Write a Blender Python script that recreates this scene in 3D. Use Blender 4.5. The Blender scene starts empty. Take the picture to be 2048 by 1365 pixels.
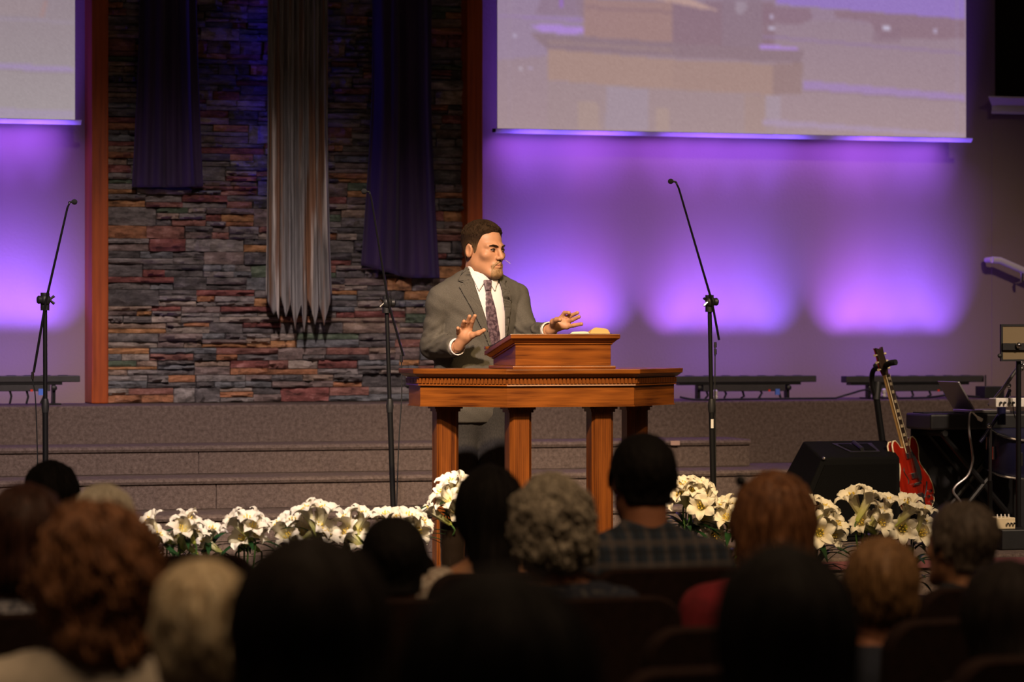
import bpy, math, random
import numpy as np
from mathutils import Vector, Matrix

random.seed(7)
rng = np.random.default_rng(11)
C = bpy.context.scene.collection
SC = bpy.context.scene

# ------------------------------------------------------------------ camera, world, lights, exposure
F, HZ, CZ = 6400.0, 657.0, 1.57          # focal length in pixels, horizon row, camera height
TH = math.radians(18.0)
S_, C_ = math.sin(TH), math.cos(TH)

def ray(px, py):
    u = (px - 1024) / F
    v = (HZ - py) / F
    return S_ + u * C_, C_ - u * S_, v
def wp(px, py, Y):                        # point of the plane y = Y seen at a pixel
    a, b, v = ray(px, py)
    t = Y / b
    return Vector((a * t, Y, CZ + v * t))
def wx(px, Y): return wp(px, HZ, Y).x
def wz(px, py, Y): return wp(px, py, Y).z
def tdepth(px, Y): return Y / ray(px, HZ)[1]

cam_d = bpy.data.cameras.new('camera')
cam = bpy.data.objects.new('camera', cam_d); C.objects.link(cam)
cam.location = (0, 0, CZ)
cam.rotation_euler = (math.pi / 2, 0, -TH)
cam_d.sensor_width = 36.0
cam_d.lens = F * 36.0 / 2048.0
cam_d.shift_y = -(682.5 - HZ) / 2048.0
cam_d.clip_end = 200
cam_d.dof.use_dof = True
cam_d.dof.focus_distance = 13.6
cam_d.dof.aperture_fstop = 3.2
SC.camera = cam

w = bpy.data.worlds.new('world'); SC.world = w
w.use_nodes = True
w.node_tree.nodes['Background'].inputs[0].default_value = (1.0, 0.72, 0.55, 1)
w.node_tree.nodes['Background'].inputs[1].default_value = 0.020

SC.view_settings.view_transform = 'Standard'
SC.view_settings.look = 'None'
SC.view_settings.gamma = 1.0
SC.view_settings.use_curve_mapping = False
SC.view_settings.exposure = 0.0

def aim(o, target):
    d = Vector(target) - o.location
    o.rotation_euler = d.to_track_quat('-Z', 'Y').to_euler()
def spot(name, loc, target, watts, color, angle, blend=0.5, radius=0.1):
    l = bpy.data.lights.new(name, 'SPOT'); l.energy = watts; l.color = color
    l.spot_size = math.radians(angle); l.spot_blend = blend; l.shadow_soft_size = radius
    o = bpy.data.objects.new(name, l); C.objects.link(o); o.location = loc; aim(o, target); return o
def area(name, loc, target, watts, color, sx, sy, spread=180):
    l = bpy.data.lights.new(name, 'AREA'); l.energy = watts; l.color = color
    l.shape = 'RECTANGLE'; l.size = sx; l.size_y = sy; l.spread = math.radians(spread)
    o = bpy.data.objects.new(name, l); C.objects.link(o); o.location = loc; aim(o, target); return o

WARM = (1.0, 0.70, 0.36)
spot('stage_spot_key', (2.4, 6.6, 6.4), (4.45, 13.0, 0.95), 2600, WARM, 25, 0.9, 0.12)
spot('stage_spot_fill', (6.6, 7.0, 6.2), (4.6, 13.0, 0.8), 700, WARM, 28, 0.9, 0.12)
spot('stage_spot_side', (1.6, 7.0, 6.4), (3.4, 14.7, 0.44), 3600, (1.0, 0.79, 0.72), 33, 1.0, 0.15)
spot('stage_spot_lilies', (1.2, 5.6, 6.0), (2.9, 11.7, 0.7), 1500, (1.0, 0.80, 0.56), 24, 1.0, 0.12)
spot('stage_spot_band', (8.6, 6.5, 6.4), (6.9, 12.6, 0.7), 950, (1.0, 0.76, 0.52), 30, 1.0, 0.15)
spot('stage_spot_right', (7.4, 7.0, 6.4), (6.9, 15.2, 0.70), 1650, (1.0, 0.74, 0.56), 33, 1.0, 0.15)
area('house_light', (2.6, 4.4, 5.8), (2.6, 6.4, 0.0), 85, (1.0, 0.66, 0.38), 6.0, 3.0, 120)

# ------------------------------------------------------------------ heights and planes of the stage
Z_ST = 0.32                                # stage floor
Y_S = [14.08, 14.50, 14.95, 15.37, 15.76]  # fronts of the steps and of the choir platform
Z_S = [0.51, 0.7075, 0.857, 0.996, 1.185]
Y_W = 16.34                                # back wall
Z_PL = Z_S[-1]
Z_BR = 0.58                                # band riser

# ------------------------------------------------------------------ materials
def s2l(c):
    return tuple((x / 12.92 if x <= 0.04045 else ((x + 0.055) / 1.055) ** 2.4) for x in c)
def rgb(r, g, b): return s2l((r / 255, g / 255, b / 255))
MATS = {}
def nodes(name):
    m = bpy.data.materials.new(name); m.use_nodes = True
    nt = m.node_tree; b = nt.nodes['Principled BSDF']
    MATS[name] = m
    return m, nt, b
def lk(nt, a, b): nt.links.new(a, b)
def texco(nt, scale, kind='Object', rot=(0, 0, 0)):
    tc = nt.nodes.new('ShaderNodeTexCoord'); mp = nt.nodes.new('ShaderNodeMapping')
    mp.inputs['Scale'].default_value = scale; mp.inputs['Rotation'].default_value = rot
    lk(nt, tc.outputs[kind], mp.inputs[0]); return mp.outputs[0]
def ramp(nt, src, stops):
    r = nt.nodes.new('ShaderNodeValToRGB'); e = r.color_ramp.elements
    while len(e) < len(stops): e.new(0.5)
    for i, (p, c) in enumerate(stops):
        e[i].position = p; e[i].color = (*c, 1)
    lk(nt, src, r.inputs[0]); return r.outputs[0]
def noise(nt, vec, scale, detail=3, rough=0.55):
    n = nt.nodes.new('ShaderNodeTexNoise'); n.inputs['Scale'].default_value = scale
    n.inputs['Detail'].default_value = detail; n.inputs['Roughness'].default_value = rough
    lk(nt, vec, n.inputs['Vector']); return n.outputs['Fac']
def bump(nt, b, src, strength, dist=0.01):
    n = nt.nodes.new('ShaderNodeBump'); n.inputs['Strength'].default_value = strength
    n.inputs['Distance'].default_value = dist
    lk(nt, src, n.inputs['Height']); lk(nt, n.outputs[0], b.inputs['Normal'])
def plain(name, col, rough=0.6, metal=0.0, var=0.0, vscale=20, bmp=0.0, bscale=60, spec=0.5, stretch=(1, 1, 1), sheen=0.0):
    m, nt, b = nodes(name)
    b.inputs['Roughness'].default_value = rough; b.inputs['Metallic'].default_value = metal
    b.inputs['Specular IOR Level'].default_value = spec
    if sheen: b.inputs['Sheen Weight'].default_value = sheen
    b.inputs['Base Color'].default_value = (*col, 1)
    if var or bmp:
        vec = texco(nt, stretch)
    if var:
        n = noise(nt, vec, vscale, 4)
        lk(nt, ramp(nt, n, [(0.3, tuple(max(0, x * (1 - var)) for x in col)), (0.7, tuple(min(1, x * (1 + var)) for x in col))]), b.inputs['Base Color'])
    if bmp:
        bump(nt, b, noise(nt, vec, bscale, 5), bmp)
    return m
def two_tone(name, stops, stretch, scale, rough=0.5, bmp=0.0, detail=4, spec=0.4):
    m, nt, b = nodes(name)
    b.inputs['Roughness'].default_value = rough; b.inputs['Specular IOR Level'].default_value = spec
    n = noise(nt, texco(nt, stretch), scale, detail)
    lk(nt, ramp(nt, n, stops), b.inputs['Base Color'])
    if bmp: bump(nt, b, n, bmp)
    return m
def wood(name, dark, light, stretch, rough=0.32):
    m, nt, b = nodes(name)
    b.inputs['Roughness'].default_value = rough
    v = texco(nt, stretch)
    n1 = noise(nt, v, 1.0, 6, 0.65)
    wv = nt.nodes.new('ShaderNodeTexWave'); wv.inputs['Scale'].default_value = 0.7
    wv.inputs['Distortion'].default_value = 5.0; wv.inputs['Detail'].default_value = 3
    lk(nt, v, wv.inputs['Vector'])
    mx = nt.nodes.new('ShaderNodeMath'); mx.operation = 'MULTIPLY_ADD'; mx.inputs[1].default_value = 0.10
    lk(nt, wv.outputs['Fac'], mx.inputs[0]); lk(nt, n1, mx.inputs[2])
    mid = tuple((a + c) / 2 for a, c in zip(dark, light))
    lk(nt, ramp(nt, mx.outputs[0], [(0.36, dark), (0.50, mid), (0.72, light)]), b.inputs['Base Color'])
    bump(nt, b, n1, 0.08, 0.004)
    return m
def emit(name, col, strength):
    m, nt, b = nodes(name)
    b.inputs['Base Color'].default_value = (*col, 1)
    b.inputs['Emission Color'].default_value = (*col, 1); b.inputs['Emission Strength'].default_value = strength
    return m

WALLC = (0.30, 0.225, 0.185)
m, nt, b = nodes('wall_paint')
b.inputs['Roughness'].default_value = 0.85; b.inputs['Base Color'].default_value = (*WALLC, 1)
v = texco(nt, (1, 1, 1)); bump(nt, b, noise(nt, v, 60, 3), 0.14, 0.012)
def carpet(name, d, l):
    m, nt, b = nodes(name)
    b.inputs['Roughness'].default_value = 1.0; b.inputs['Specular IOR Level'].default_value = 0.1
    v = texco(nt, (1, 1, 1))
    n = noise(nt, v, 55, 6, 0.75)
    lk(nt, ramp(nt, n, [(0.32, d), (0.7, l)]), b.inputs['Base Color'])
    bump(nt, b, noise(nt, v, 160, 3), 0.5, 0.006)
carpet('carpet', (0.075, 0.055, 0.047), (0.20, 0.153, 0.134))
carpet('hall_carpet', (0.03, 0.02, 0.018), (0.07, 0.05, 0.045))
wood('post_wood', (0.22, 0.034, 0.004), (0.52, 0.100, 0.010), (14, 14, 1.2), 0.45)
wood('oak_x', (0.060, 0.013, 0.002), (0.26, 0.076, 0.010), (2.2, 2.2, 60))
wood('oak_z', (0.045, 0.010, 0.002), (0.20, 0.056, 0.008), (48, 48, 2.0))
plain('mortar', (0.02, 0.017, 0.015), 0.95)
plain('moulding_paint', (0.80, 0.76, 0.74), 0.5)
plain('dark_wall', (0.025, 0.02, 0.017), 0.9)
plain('black_plastic', (0.012, 0.012, 0.013), 0.5, var=0.2)
plain('black_metal', (0.01, 0.01, 0.011), 0.38, metal=0.3)
plain('bar_housing', (0.035, 0.033, 0.035), 0.55, var=0.15)
plain('chrome', (0.6, 0.6, 0.62), 0.18, metal=1.0)
plain('foam', (0.01, 0.01, 0.01), 1.0, bmp=0.5, bscale=400)
plain('white_plastic', (0.75, 0.72, 0.66), 0.4)
plain('cream', (0.72, 0.60, 0.38), 0.4)
plain('screen_bar', (0.78, 0.76, 0.78), 0.5)
plain('red_lacquer', (0.26, 0.012, 0.004), 0.15, var=0.25, vscale=6, stretch=(6, 6, 1))
plain('fretboard', (0.03, 0.015, 0.008), 0.5)
plain('maple', (0.55, 0.33, 0.12), 0.35, var=0.15)
plain('speaker_box', (0.005, 0.005, 0.005), 0.9, bmp=0.3, bscale=300, spec=0.08)
plain('grille', (0.004, 0.004, 0.004), 0.9, bmp=0.6, bscale=500, spec=0.08)
plain('black_cloth', (0.01, 0.01, 0.013), 0.95, var=0.3)
plain('led_blue', (0.10, 0.22, 0.85), 0.4)
plain('led_red', (0.75, 0.04, 0.02), 0.4)
plain('blue_shell', (0.010, 0.010, 0.040), 0.3)
emit('blue_tube', (0.06, 0.03, 1.0), 9)
plain('aluminium', (0.35, 0.33, 0.34), 0.35, metal=0.7)
plain('paper', (0.80, 0.72, 0.55), 0.8, var=0.05)
plain('leather', (0.015, 0.012, 0.012), 0.5)
plain('gilt', (0.70, 0.42, 0.15), 0.6)
plain('vase_glaze', (0.035, 0.022, 0.014), 0.22, metal=0.6)
plain('pot_foil', (0.05, 0.025, 0.05), 0.5)
plain('leaf', (0.012, 0.05, 0.014), 0.4, var=0.4)
plain('stem', (0.06, 0.14, 0.03), 0.5)
plain('stamen', (0.85, 0.62, 0.08), 0.6)
plain('beige_panel', (0.20, 0.15, 0.08), 0.7)
plain('tape', (0.45, 0.30, 0.25), 0.7)
plain('pink_strip', (0.16, 0.05, 0.06), 0.8)
plain('chair_fabric', (0.017, 0.008, 0.006), 0.95, var=0.25, vscale=40, spec=0.15, bmp=0.2, bscale=300)
plain('chair_metal', (0.03, 0.022, 0.018), 0.4, metal=0.6)
# drapery
m, nt, b = nodes('purple_cloth')
b.inputs['Roughness'].default_value = 0.75; b.inputs['Sheen Weight'].default_value = 0.15
v = texco(nt, (8, 8, 1)); lk(nt, ramp(nt, noise(nt, v, 2, 3), [(0.3, (0.022, 0.009, 0.050)), (0.7, (0.042, 0.017, 0.095))]), b.inputs['Base Color'])
m, nt, b = nodes('veil_cloth')
b.inputs['Roughness'].default_value = 0.6
v = texco(nt, (22, 1, 0.9)); n = noise(nt, v, 1.0, 5, 0.6)
v2 = texco(nt, (26, 1, 0.7)); n2 = noise(nt, v2, 1.0, 3, 0.6)
mx = nt.nodes.new('ShaderNodeMix'); mx.data_type = 'RGBA'
lk(nt, ramp(nt, n2, [(0.5, (0, 0, 0)), (0.6, (1, 1, 1))]), mx.inputs[0])
lk(nt, ramp(nt, n, [(0.30, (0.035, 0.037, 0.042)), (0.45, (0.28, 0.275, 0.29)), (0.55, (0.15, 0.14, 0.14)), (0.66, (0.62, 0.58, 0.56))]), mx.inputs[6])
lk(nt, ramp(nt, n, [(0.35, (0.07, 0.036, 0.022)), (0.6, (0.28, 0.15, 0.09))]), mx.inputs[7])
lk(nt, mx.outputs[2], b.inputs['Base Color'])
# stone palette
STONES = []
for i, c in enumerate([tuple(1.4 * k for k in cc) for cc in [(0.14, 0.125, 0.125), (0.20, 0.18, 0.18), (0.10, 0.09, 0.095), (0.16, 0.12, 0.115), (0.125, 0.13, 0.145),
                       (0.21, 0.095, 0.08), (0.30, 0.135, 0.07), (0.33, 0.165, 0.075), (0.085, 0.115, 0.08), (0.27, 0.225, 0.20),
                       (0.19, 0.065, 0.06), (0.24, 0.175, 0.14), (0.075, 0.068, 0.072)]]):
    m, nt, b = nodes('stone_%d' % i)
    b.inputs['Roughness'].default_value = 0.85
    geo = nt.nodes.new('ShaderNodeNewGeometry'); mp = nt.nodes.new('ShaderNodeMapping')
    mp.inputs['Scale'].default_value = (11, 11, 34); mp.inputs['Location'].default_value = (i * 3.7, i * 1.3, i * 2.1)
    lk(nt, geo.outputs['Position'], mp.inputs[0]); v = mp.outputs[0]
    n = noise(nt, v, 1.0, 7, 0.72)
    lk(nt, ramp(nt, n, [(0.32, tuple(x * 0.22 for x in c)), (0.43, tuple(x * 0.75 for x in c)), (0.54, tuple(min(1, x * 1.15) for x in c)), (0.66, tuple(min(1, x * 1.35 + 0.10) for x in c))]), b.inputs['Base Color'])
    bump(nt, b, n, 0.9, 0.02)
    STONES.append(m)
# lily petals: colour runs from the green throat to the white lip along the petal
m, nt, b = nodes('petal')
b.inputs['Roughness'].default_value = 0.55
at = nt.nodes.new('ShaderNodeAttribute'); at.attribute_name = 'along'
lk(nt, ramp(nt, at.outputs['Fac'], [(0.0, (0.50, 0.58, 0.10)), (0.28, (0.78, 0.76, 0.34)), (0.55, (0.86, 0.80, 0.66)), (1.0, (0.88, 0.83, 0.74))]), b.inputs['Base Color'])
b.inputs['Subsurface Weight'].default_value = 0.0
# projected picture
m, nt, b = nodes('projection')
at = nt.nodes.new('ShaderNodeAttribute'); at.attribute_name = 'picture'
b.inputs['Base Color'].default_value = (0.1, 0.1, 0.1, 1); b.inputs['Roughness'].default_value = 0.9
lk(nt, at.outputs['Color'], b.inputs['Emission Color']); b.inputs['Emission Strength'].default_value = 0.78
# people
plain('skin', (0.46, 0.225, 0.118), 0.5, var=0.10, vscale=30, spec=0.35)
plain('skin_tan', (0.36, 0.15, 0.08), 0.55, var=0.10, vscale=30, spec=0.3)
plain('lip', (0.30, 0.10, 0.06), 0.5)
plain('eye_dark', (0.03, 0.018, 0.012), 0.2)
plain('eye_white', (0.22, 0.17, 0.14), 0.4)
two_tone('hair_brown', [(0.3, (0.012, 0.006, 0.003)), (0.7, (0.042, 0.022, 0.010))], (60, 60, 14), 3, 0.8, 0.4, spec=0.12)
m, nt, b = nodes('hair_cropped')                 # dark on top, grown out of a cropped grey-brown side
b.inputs['Roughness'].default_value = 0.8; b.inputs['Specular IOR Level'].default_value = 0.12
tc = nt.nodes.new('ShaderNodeTexCoord'); sz = nt.nodes.new('ShaderNodeSeparateXYZ'); lk(nt, tc.outputs['Object'], sz.inputs[0])
nz_ = noise(nt, texco(nt, (60, 60, 20)), 3, 4)
ma = nt.nodes.new('ShaderNodeMath'); ma.operation = 'MULTIPLY_ADD'; ma.inputs[1].default_value = 0.045; lk(nt, nz_, ma.inputs[0]); lk(nt, sz.outputs[2], ma.inputs[2])
mr = nt.nodes.new('ShaderNodeMapRange'); mr.inputs['From Min'].default_value = 1.600; mr.inputs['From Max'].default_value = 1.690; lk(nt, ma.outputs[0], mr.inputs['Value'])
lk(nt, ramp(nt, mr.outputs[0], [(0.0, (0.14, 0.086, 0.042)), (0.45, (0.050, 0.028, 0.013)), (0.8, (0.020, 0.010, 0.005)), (1.0, (0.030, 0.016, 0.007))]), b.inputs['Base Color'])
bump(nt, b, nz_, 0.5)
two_tone('hair_fade', [(0.3, (0.07, 0.042, 0.020)), (0.7, (0.14, 0.088, 0.045))], (60, 60, 14), 3, 0.6, 0.3)
two_tone('beard', [(0.3, (0.17, 0.085, 0.035)), (0.7, (0.42, 0.26, 0.12))], (80, 80, 30), 3, 0.6, 0.3)
two_tone('suit', [(0.35, (0.062, 0.055, 0.043)), (0.65, (0.092, 0.082, 0.066))], (160, 160, 60), 3, 0.85, 0.1)
two_tone('trouser', [(0.35, (0.020, 0.018, 0.016)), (0.65, (0.035, 0.031, 0.027))], (100, 100, 30), 3, 0.9)
plain('shirt_white', (0.72, 0.66, 0.64), 0.75)
two_tone('tie_silk', [(0.42, (0.045, 0.026, 0.036)), (0.62, (0.17, 0.11, 0.13))], (1, 1, 1), 70, 0.45)
plain('shoe', (0.01, 0.008, 0.007), 0.3)
def hairmat(name, d, l, stretch=(45, 45, 9), rough=0.5):
    return two_tone(name, [(0.30, d), (0.55, tuple((x + y) / 2 for x, y in zip(d, l))), (0.75, l)], stretch, 2.4, rough, 0.4, spec=0.22)
hairmat('hair_black', (0.003, 0.002, 0.002), (0.009, 0.006, 0.005), rough=0.8)
hairmat('hair_dark', (0.005, 0.003, 0.003), (0.018, 0.011, 0.008), rough=0.75)
hairmat('hair_auburn', (0.06, 0.022, 0.010), (0.36, 0.16, 0.07), (30, 30, 14))
hairmat('hair_maroon', (0.018, 0.007, 0.005), (0.085, 0.034, 0.022))
hairmat('hair_red', (0.06, 0.022, 0.010), (0.32, 0.14, 0.06))
hairmat('hair_white', (0.42, 0.37, 0.29), (0.80, 0.74, 0.62))
hairmat('hair_blonde', (0.38, 0.27, 0.15), (0.92, 0.80, 0.56), (26, 26, 12))
hairmat('hair_grey', (0.08, 0.065, 0.05), (0.62, 0.54, 0.42), (40, 40, 40))
hairmat('hair_greybrown', (0.03, 0.022, 0.018), (0.17, 0.13, 0.10))
hairmat('hair_honey', (0.10, 0.048, 0.020), (0.36, 0.20, 0.085))
def cloth(name, c, var=0.25, sc=30): return plain(name, c, 0.95, var=var, vscale=sc, bmp=0.15, bscale=120)
cloth('top_black', (0.008, 0.008, 0.009)); cloth('top_charcoal', (0.02, 0.02, 0.024)); cloth('top_cream', (0.50, 0.44, 0.36), 0.08)
cloth('top_red', (0.15, 0.006, 0.012)); cloth('top_tan', (0.14, 0.085, 0.04)); cloth('top_pink', (0.30, 0.09, 0.11))
cloth('jeans', (0.02, 0.025, 0.04)); cloth('top_brown', (0.05, 0.03, 0.02)); cloth('top_navy', (0.012, 0.016, 0.030)); cloth('top_teal', (0.012, 0.03, 0.045))
two_tone('top_floral', [(0.42, (0.05, 0.055, 0.08)), (0.5, (0.16, 0.16, 0.20)), (0.58, (0.34, 0.33, 0.36))], (1, 1, 1), 75, 0.9)
two_tone('top_lace', [(0.40, (0.30, 0.22, 0.17)), (0.58, (0.62, 0.55, 0.47))], (1, 1, 1), 90, 0.9)
two_tone('top_speckle', [(0.55, (0.012, 0.015, 0.028)), (0.70, (0.09, 0.085, 0.08))], (1, 1, 1), 55, 0.9)
two_tone('top_stripe', [(0.45, (0.012, 0.012, 0.012)), (0.55, (0.5, 0.48, 0.42))], (1, 1, 9), 6, 0.9)
two_tone('top_ivory', [(0.40, (0.25, 0.20, 0.10)), (0.58, (0.62, 0.58, 0.48))], (1, 1, 1), 50, 0.9)
# woven plaid
m, nt, b = nodes('top_plaid')
b.inputs['Roughness'].default_value = 0.95
tc = nt.nodes.new('ShaderNodeTexCoord'); sx = nt.nodes.new('ShaderNodeSeparateXYZ'); lk(nt, tc.outputs['Object'], sx.inputs[0])
def mth(op, a, bb=None, c=None):
    n = nt.nodes.new('ShaderNodeMath'); n.operation = op
    for i, x in enumerate((a, bb, c)):
        if x is None: continue
        if isinstance(x, (int, float)): n.inputs[i].default_value = x
        else: lk(nt, x, n.inputs[i])
    return n.outputs[0]
def band(src, period, centre, half):
    f = mth('FRACT', mth('MULTIPLY', mth('ADD', src, 5.0), 1.0 / period))
    return mth('LESS_THAN', mth('ABSOLUTE', mth('SUBTRACT', f, centre)), half)
def lay(col_in, fac, colr, amt):
    mxn = nt.nodes.new('ShaderNodeMix'); mxn.data_type = 'RGBA'
    lk(nt, mth('MULTIPLY', fac, amt), mxn.inputs[0])
    if isinstance(col_in, tuple): mxn.inputs[6].default_value = (*col_in, 1)
    else: lk(nt, col_in, mxn.inputs[6])
    mxn.inputs[7].default_value = (*colr, 1)
    return mxn.outputs[2]
col = (0.018, 0.028, 0.046)
for src, per in ((sx.outputs[0], 0.048), (sx.outputs[2], 0.058)):
    va = src is sx.outputs[0]
    col = lay(col, band(src, per, 0.20, 0.10), (0.006, 0.006, 0.008), 0.8 if va else 0.45)
    col = lay(col, band(src, per, 0.62, 0.15), (0.15, 0.12, 0.105), 0.75 if va else 0.35)
    col = lay(col, band(src, per, 0.62, 0.04), (0.06, 0.05, 0.05), 0.6)
lk(nt, col, b.inputs['Base Color'])

# ------------------------------------------------------------------ mesh helpers
def link(name, me, parent=None):
    o = bpy.data.objects.new(name, me); C.objects.link(o)
    if parent is not None: o.parent = parent
    return o
def tag(o, label=None, cat=None, group=None, kind=None):
    if label: o['label'] = label
    if cat: o['category'] = cat
    if group: o['group'] = group
    if kind: o['kind'] = kind
    return o
def thing(name, loc, label, cat, rz=0.0, group=None):
    o = bpy.data.objects.new(name, None); C.objects.link(o)
    o.location = loc; o.rotation_euler = (0, 0, rz); o.empty_display_size = 0.1
    return tag(o, label, cat, group)
def mesh_from(name, v, f, mat=None, smooth=False, sharp=None):
    me = bpy.data.meshes.new(name)
    me.from_pydata([tuple(x) for x in v], [], [tuple(x) for x in f])
    if mat: me.materials.append(MATS[mat] if isinstance(mat, str) else mat)
    if smooth:
        me.shade_smooth()
        if sharp: me.set_sharp_from_angle(angle=math.radians(sharp))
    me.update()
    return me

class MB:
    def __init__(s, o=(0, 0, 0)):
        s.v, s.f, s.o = [], [], Vector(o)
    def add(s, v, f):
        n = len(s.v); s.v += [Vector(x) - s.o for x in v]; s.f += [tuple(i + n for i in q) for q in f]; return s
    def box(s, x0, x1, y0, y1, z0, z1):
        v = [(x, y, z) for z in (z0, z1) for y in (y0, y1) for x in (x0, x1)]
        return s.add(v, [(0, 2, 3, 1), (4, 5, 7, 6), (0, 1, 5, 4), (2, 6, 7, 3), (0, 4, 6, 2), (1, 3, 7, 5)])
    def obox(s, c, size, mat3):                     # oriented box
        v = []
        for z in (-.5, .5):
            for y in (-.5, .5):
                for x in (-.5, .5):
                    v.append(Vector(c) + mat3 @ Vector((x * size[0], y * size[1], z * size[2])))
        return s.add(v, [(0, 2, 3, 1), (4, 5, 7, 6), (0, 1, 5, 4), (2, 6, 7, 3), (0, 4, 6, 2), (1, 3, 7, 5)])
    def tube(s, pts, r, n=10, cap=True):
        pts = [Vector(p) for p in pts]
        if not isinstance(r, (list, tuple)): r = [r] * len(pts)
        vs, fs = [], []
        up = None
        for i, p in enumerate(pts):
            d = (pts[min(i + 1, len(pts) - 1)] - pts[max(i - 1, 0)]).normalized()
            if up is None:
                up = Vector((0, 0, 1)) if abs(d.z) < 0.9 else Vector((1, 0, 0))
            a = d.cross(up).normalized(); bb = a.cross(d).normalized(); up = bb
            for k in range(n):
                t = 2 * math.pi * k / n
                vs.append(p + (a * math.cos(t) + bb * math.sin(t)) * r[i])
        for i in range(len(pts) - 1):
            for k in range(n):
                k2 = (k + 1) % n
                fs.append((i * n + k, i * n + k2, (i + 1) * n + k2, (i + 1) * n + k))
        if cap:
            fs.append(tuple(range(n - 1, -1, -1))); fs.append(tuple((len(pts) - 1) * n + k for k in range(n)))
        return s.add(vs, fs)
    def lathe(s, prof, c=(0, 0, 0), n=20, mat3=None):
        vs, fs = [], []
        for r, z in prof:
            for k in range(n):
                t = 2 * math.pi * k / n
                p = Vector((r * math.cos(t), r * math.sin(t), z))
                if mat3: p = mat3 @ p
                vs.append(p + Vector(c))
        for i in range(len(prof) - 1):
            for k in range(n):
                k2 = (k + 1) % n
                fs.append((i * n + k, i * n + k2, (i + 1) * n + k2, (i + 1) * n + k))
        fs.append(tuple(range(n - 1, -1, -1))); fs.append(tuple((len(prof) - 1) * n + k for k in range(n)))
        return s.add(vs, fs)
    def ball(s, c, r, n=12):
        if not isinstance(r, (list, tuple)): r = (r, r, r)
        vs, fs = [], []
        for i in range(n + 1):
            a = math.pi * i / n
            for k in range(n):
                t = 2 * math.pi * k / n
                vs.append(Vector(c) + Vector((r[0] * math.sin(a) * math.cos(t), r[1] * math.sin(a) * math.sin(t), r[2] * math.cos(a))))
        for i in range(n):
            for k in range(n):
                k2 = (k + 1) % n
                fs.append((i * n + k, (i + 1) * n + k, (i + 1) * n + k2, i * n + k2))
        return s.add(vs, fs)
    def prism(s, poly, fn0, fn1):                   # polygon carried to two surfaces
        n = len(poly)
        vs = [fn0(*p) for p in poly] + [fn1(*p) for p in poly]
        fs = [tuple(range(n)), tuple(range(2 * n - 1, n - 1, -1))]
        fs += [(i, i + n, (i + 1) % n + n, (i + 1) % n) for i in range(n)]
        return s.add(vs, fs)
    def build(s, name, mat, parent=None, smooth=False, sharp=40, bevel=0.0, label=None):
        me = mesh_from(name, s.v, s.f, mat, smooth, sharp)
        o = link(name, me, parent)
        if parent is None: o.location = s.o
        if bevel:
            md = o.modifiers.new('bevel', 'BEVEL'); md.width = bevel; md.segments = 2; md.limit_method = 'ANGLE'
        if label: o['label'] = label
        return o
def rot3(axis, a): return Matrix.Rotation(a, 3, axis)

# ------------------------------------------------------------------ the setting
XL, XR = -1.2, 11.5
def struct(name, mb, mat, label=None, cat=None, **k):
    o = mb.build(name, mat, None, **k); o['kind'] = 'structure'
    if label: o['label'] = label
    if cat: o['category'] = cat
    return o
struct('floor', MB((0, 0, 0)).box(-6, 14, -2, 18, -0.2, 0.0), 'hall_carpet', 'dark carpeted floor under the audience chairs', 'floor')
struct('stage_floor', MB((4, 12, 0)).box(XL, XR, 11.2, Y_S[0], 0.001, Z_ST), 'carpet', 'low carpeted stage floor under the pulpit', 'floor')
x3e = wx(1500, Y_S[3])
STEPLAB = ['lowest carpeted step behind the pulpit', 'second carpeted step up, just above the lily blossoms',
           'third carpeted step up, behind the pulpit legs', 'short fourth carpeted step ending beside the microphone stand']
for i in range(4):
    xe = x3e if i == 3 else XR
    st = struct('carpet_step_slab', MB((4, Y_S[i], Z_ST)).box(XL, xe, Y_S[i] + 0.012, Y_S[4] - 0.001 if i == 2 else Y_S[i + 1] - 0.001, Z_S[2] + 0.001 if i == 3 else 0.002, Z_S[i] - 0.022), 'carpet', STEPLAB[i], 'step')
    # rounded nosing and the carpet panels of the riser, with open seams
    pts = []
    nb = MB(st.location)
    prof = [(Y_S[i] + 0.05, Z_S[i]), (Y_S[i] + 0.006, Z_S[i]), (Y_S[i] - 0.012, Z_S[i] - 0.006), (Y_S[i] - 0.018, Z_S[i] - 0.016), (Y_S[i] - 0.012, Z_S[i] - 0.028), (Y_S[i] + 0.02, Z_S[i] - 0.028)]
    nb.prism(prof, lambda y, z: (XL, y, z), lambda y, z: (xe, y, z))
    nb.build('nosing', 'carpet', st, smooth=True, sharp=50)
    tb = MB(st.location); yb = Y_S[4] - 0.001 if i == 2 else Y_S[i + 1] - 0.001
    tb.box(XL, xe, Y_S[i] + 0.05, yb, Z_S[i] - 0.021, Z_S[i]); tb.build('tread', 'carpet', st)
    z0 = (Z_S[i - 1] if i else Z_ST) + 0.002
    cuts = [XL] + sorted([wx({0: 700, 1: 650, 2: 432, 3: 397}[i], Y_S[i]), wx({0: 1300, 1: 1200, 2: 1240, 3: 1180}[i], Y_S[i])]) + [xe]
    for k in range(3):
        MB(st.location).box(cuts[k] + 0.003, cuts[k + 1] - 0.003, Y_S[i] - 0.001, Y_S[i] + 0.014, z0, Z_S[i] - 0.028).build('carpet_panel', 'carpet', st)
# choir platform
pf = struct('platform_floor', MB((4, Y_S[4], Z_ST)).box(XL, XR, Y_S[4], Y_W + 0.3, 0.002, Z_PL), 'carpet', 'top carpeted platform along the back wall', 'platform', bevel=0.012)
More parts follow.
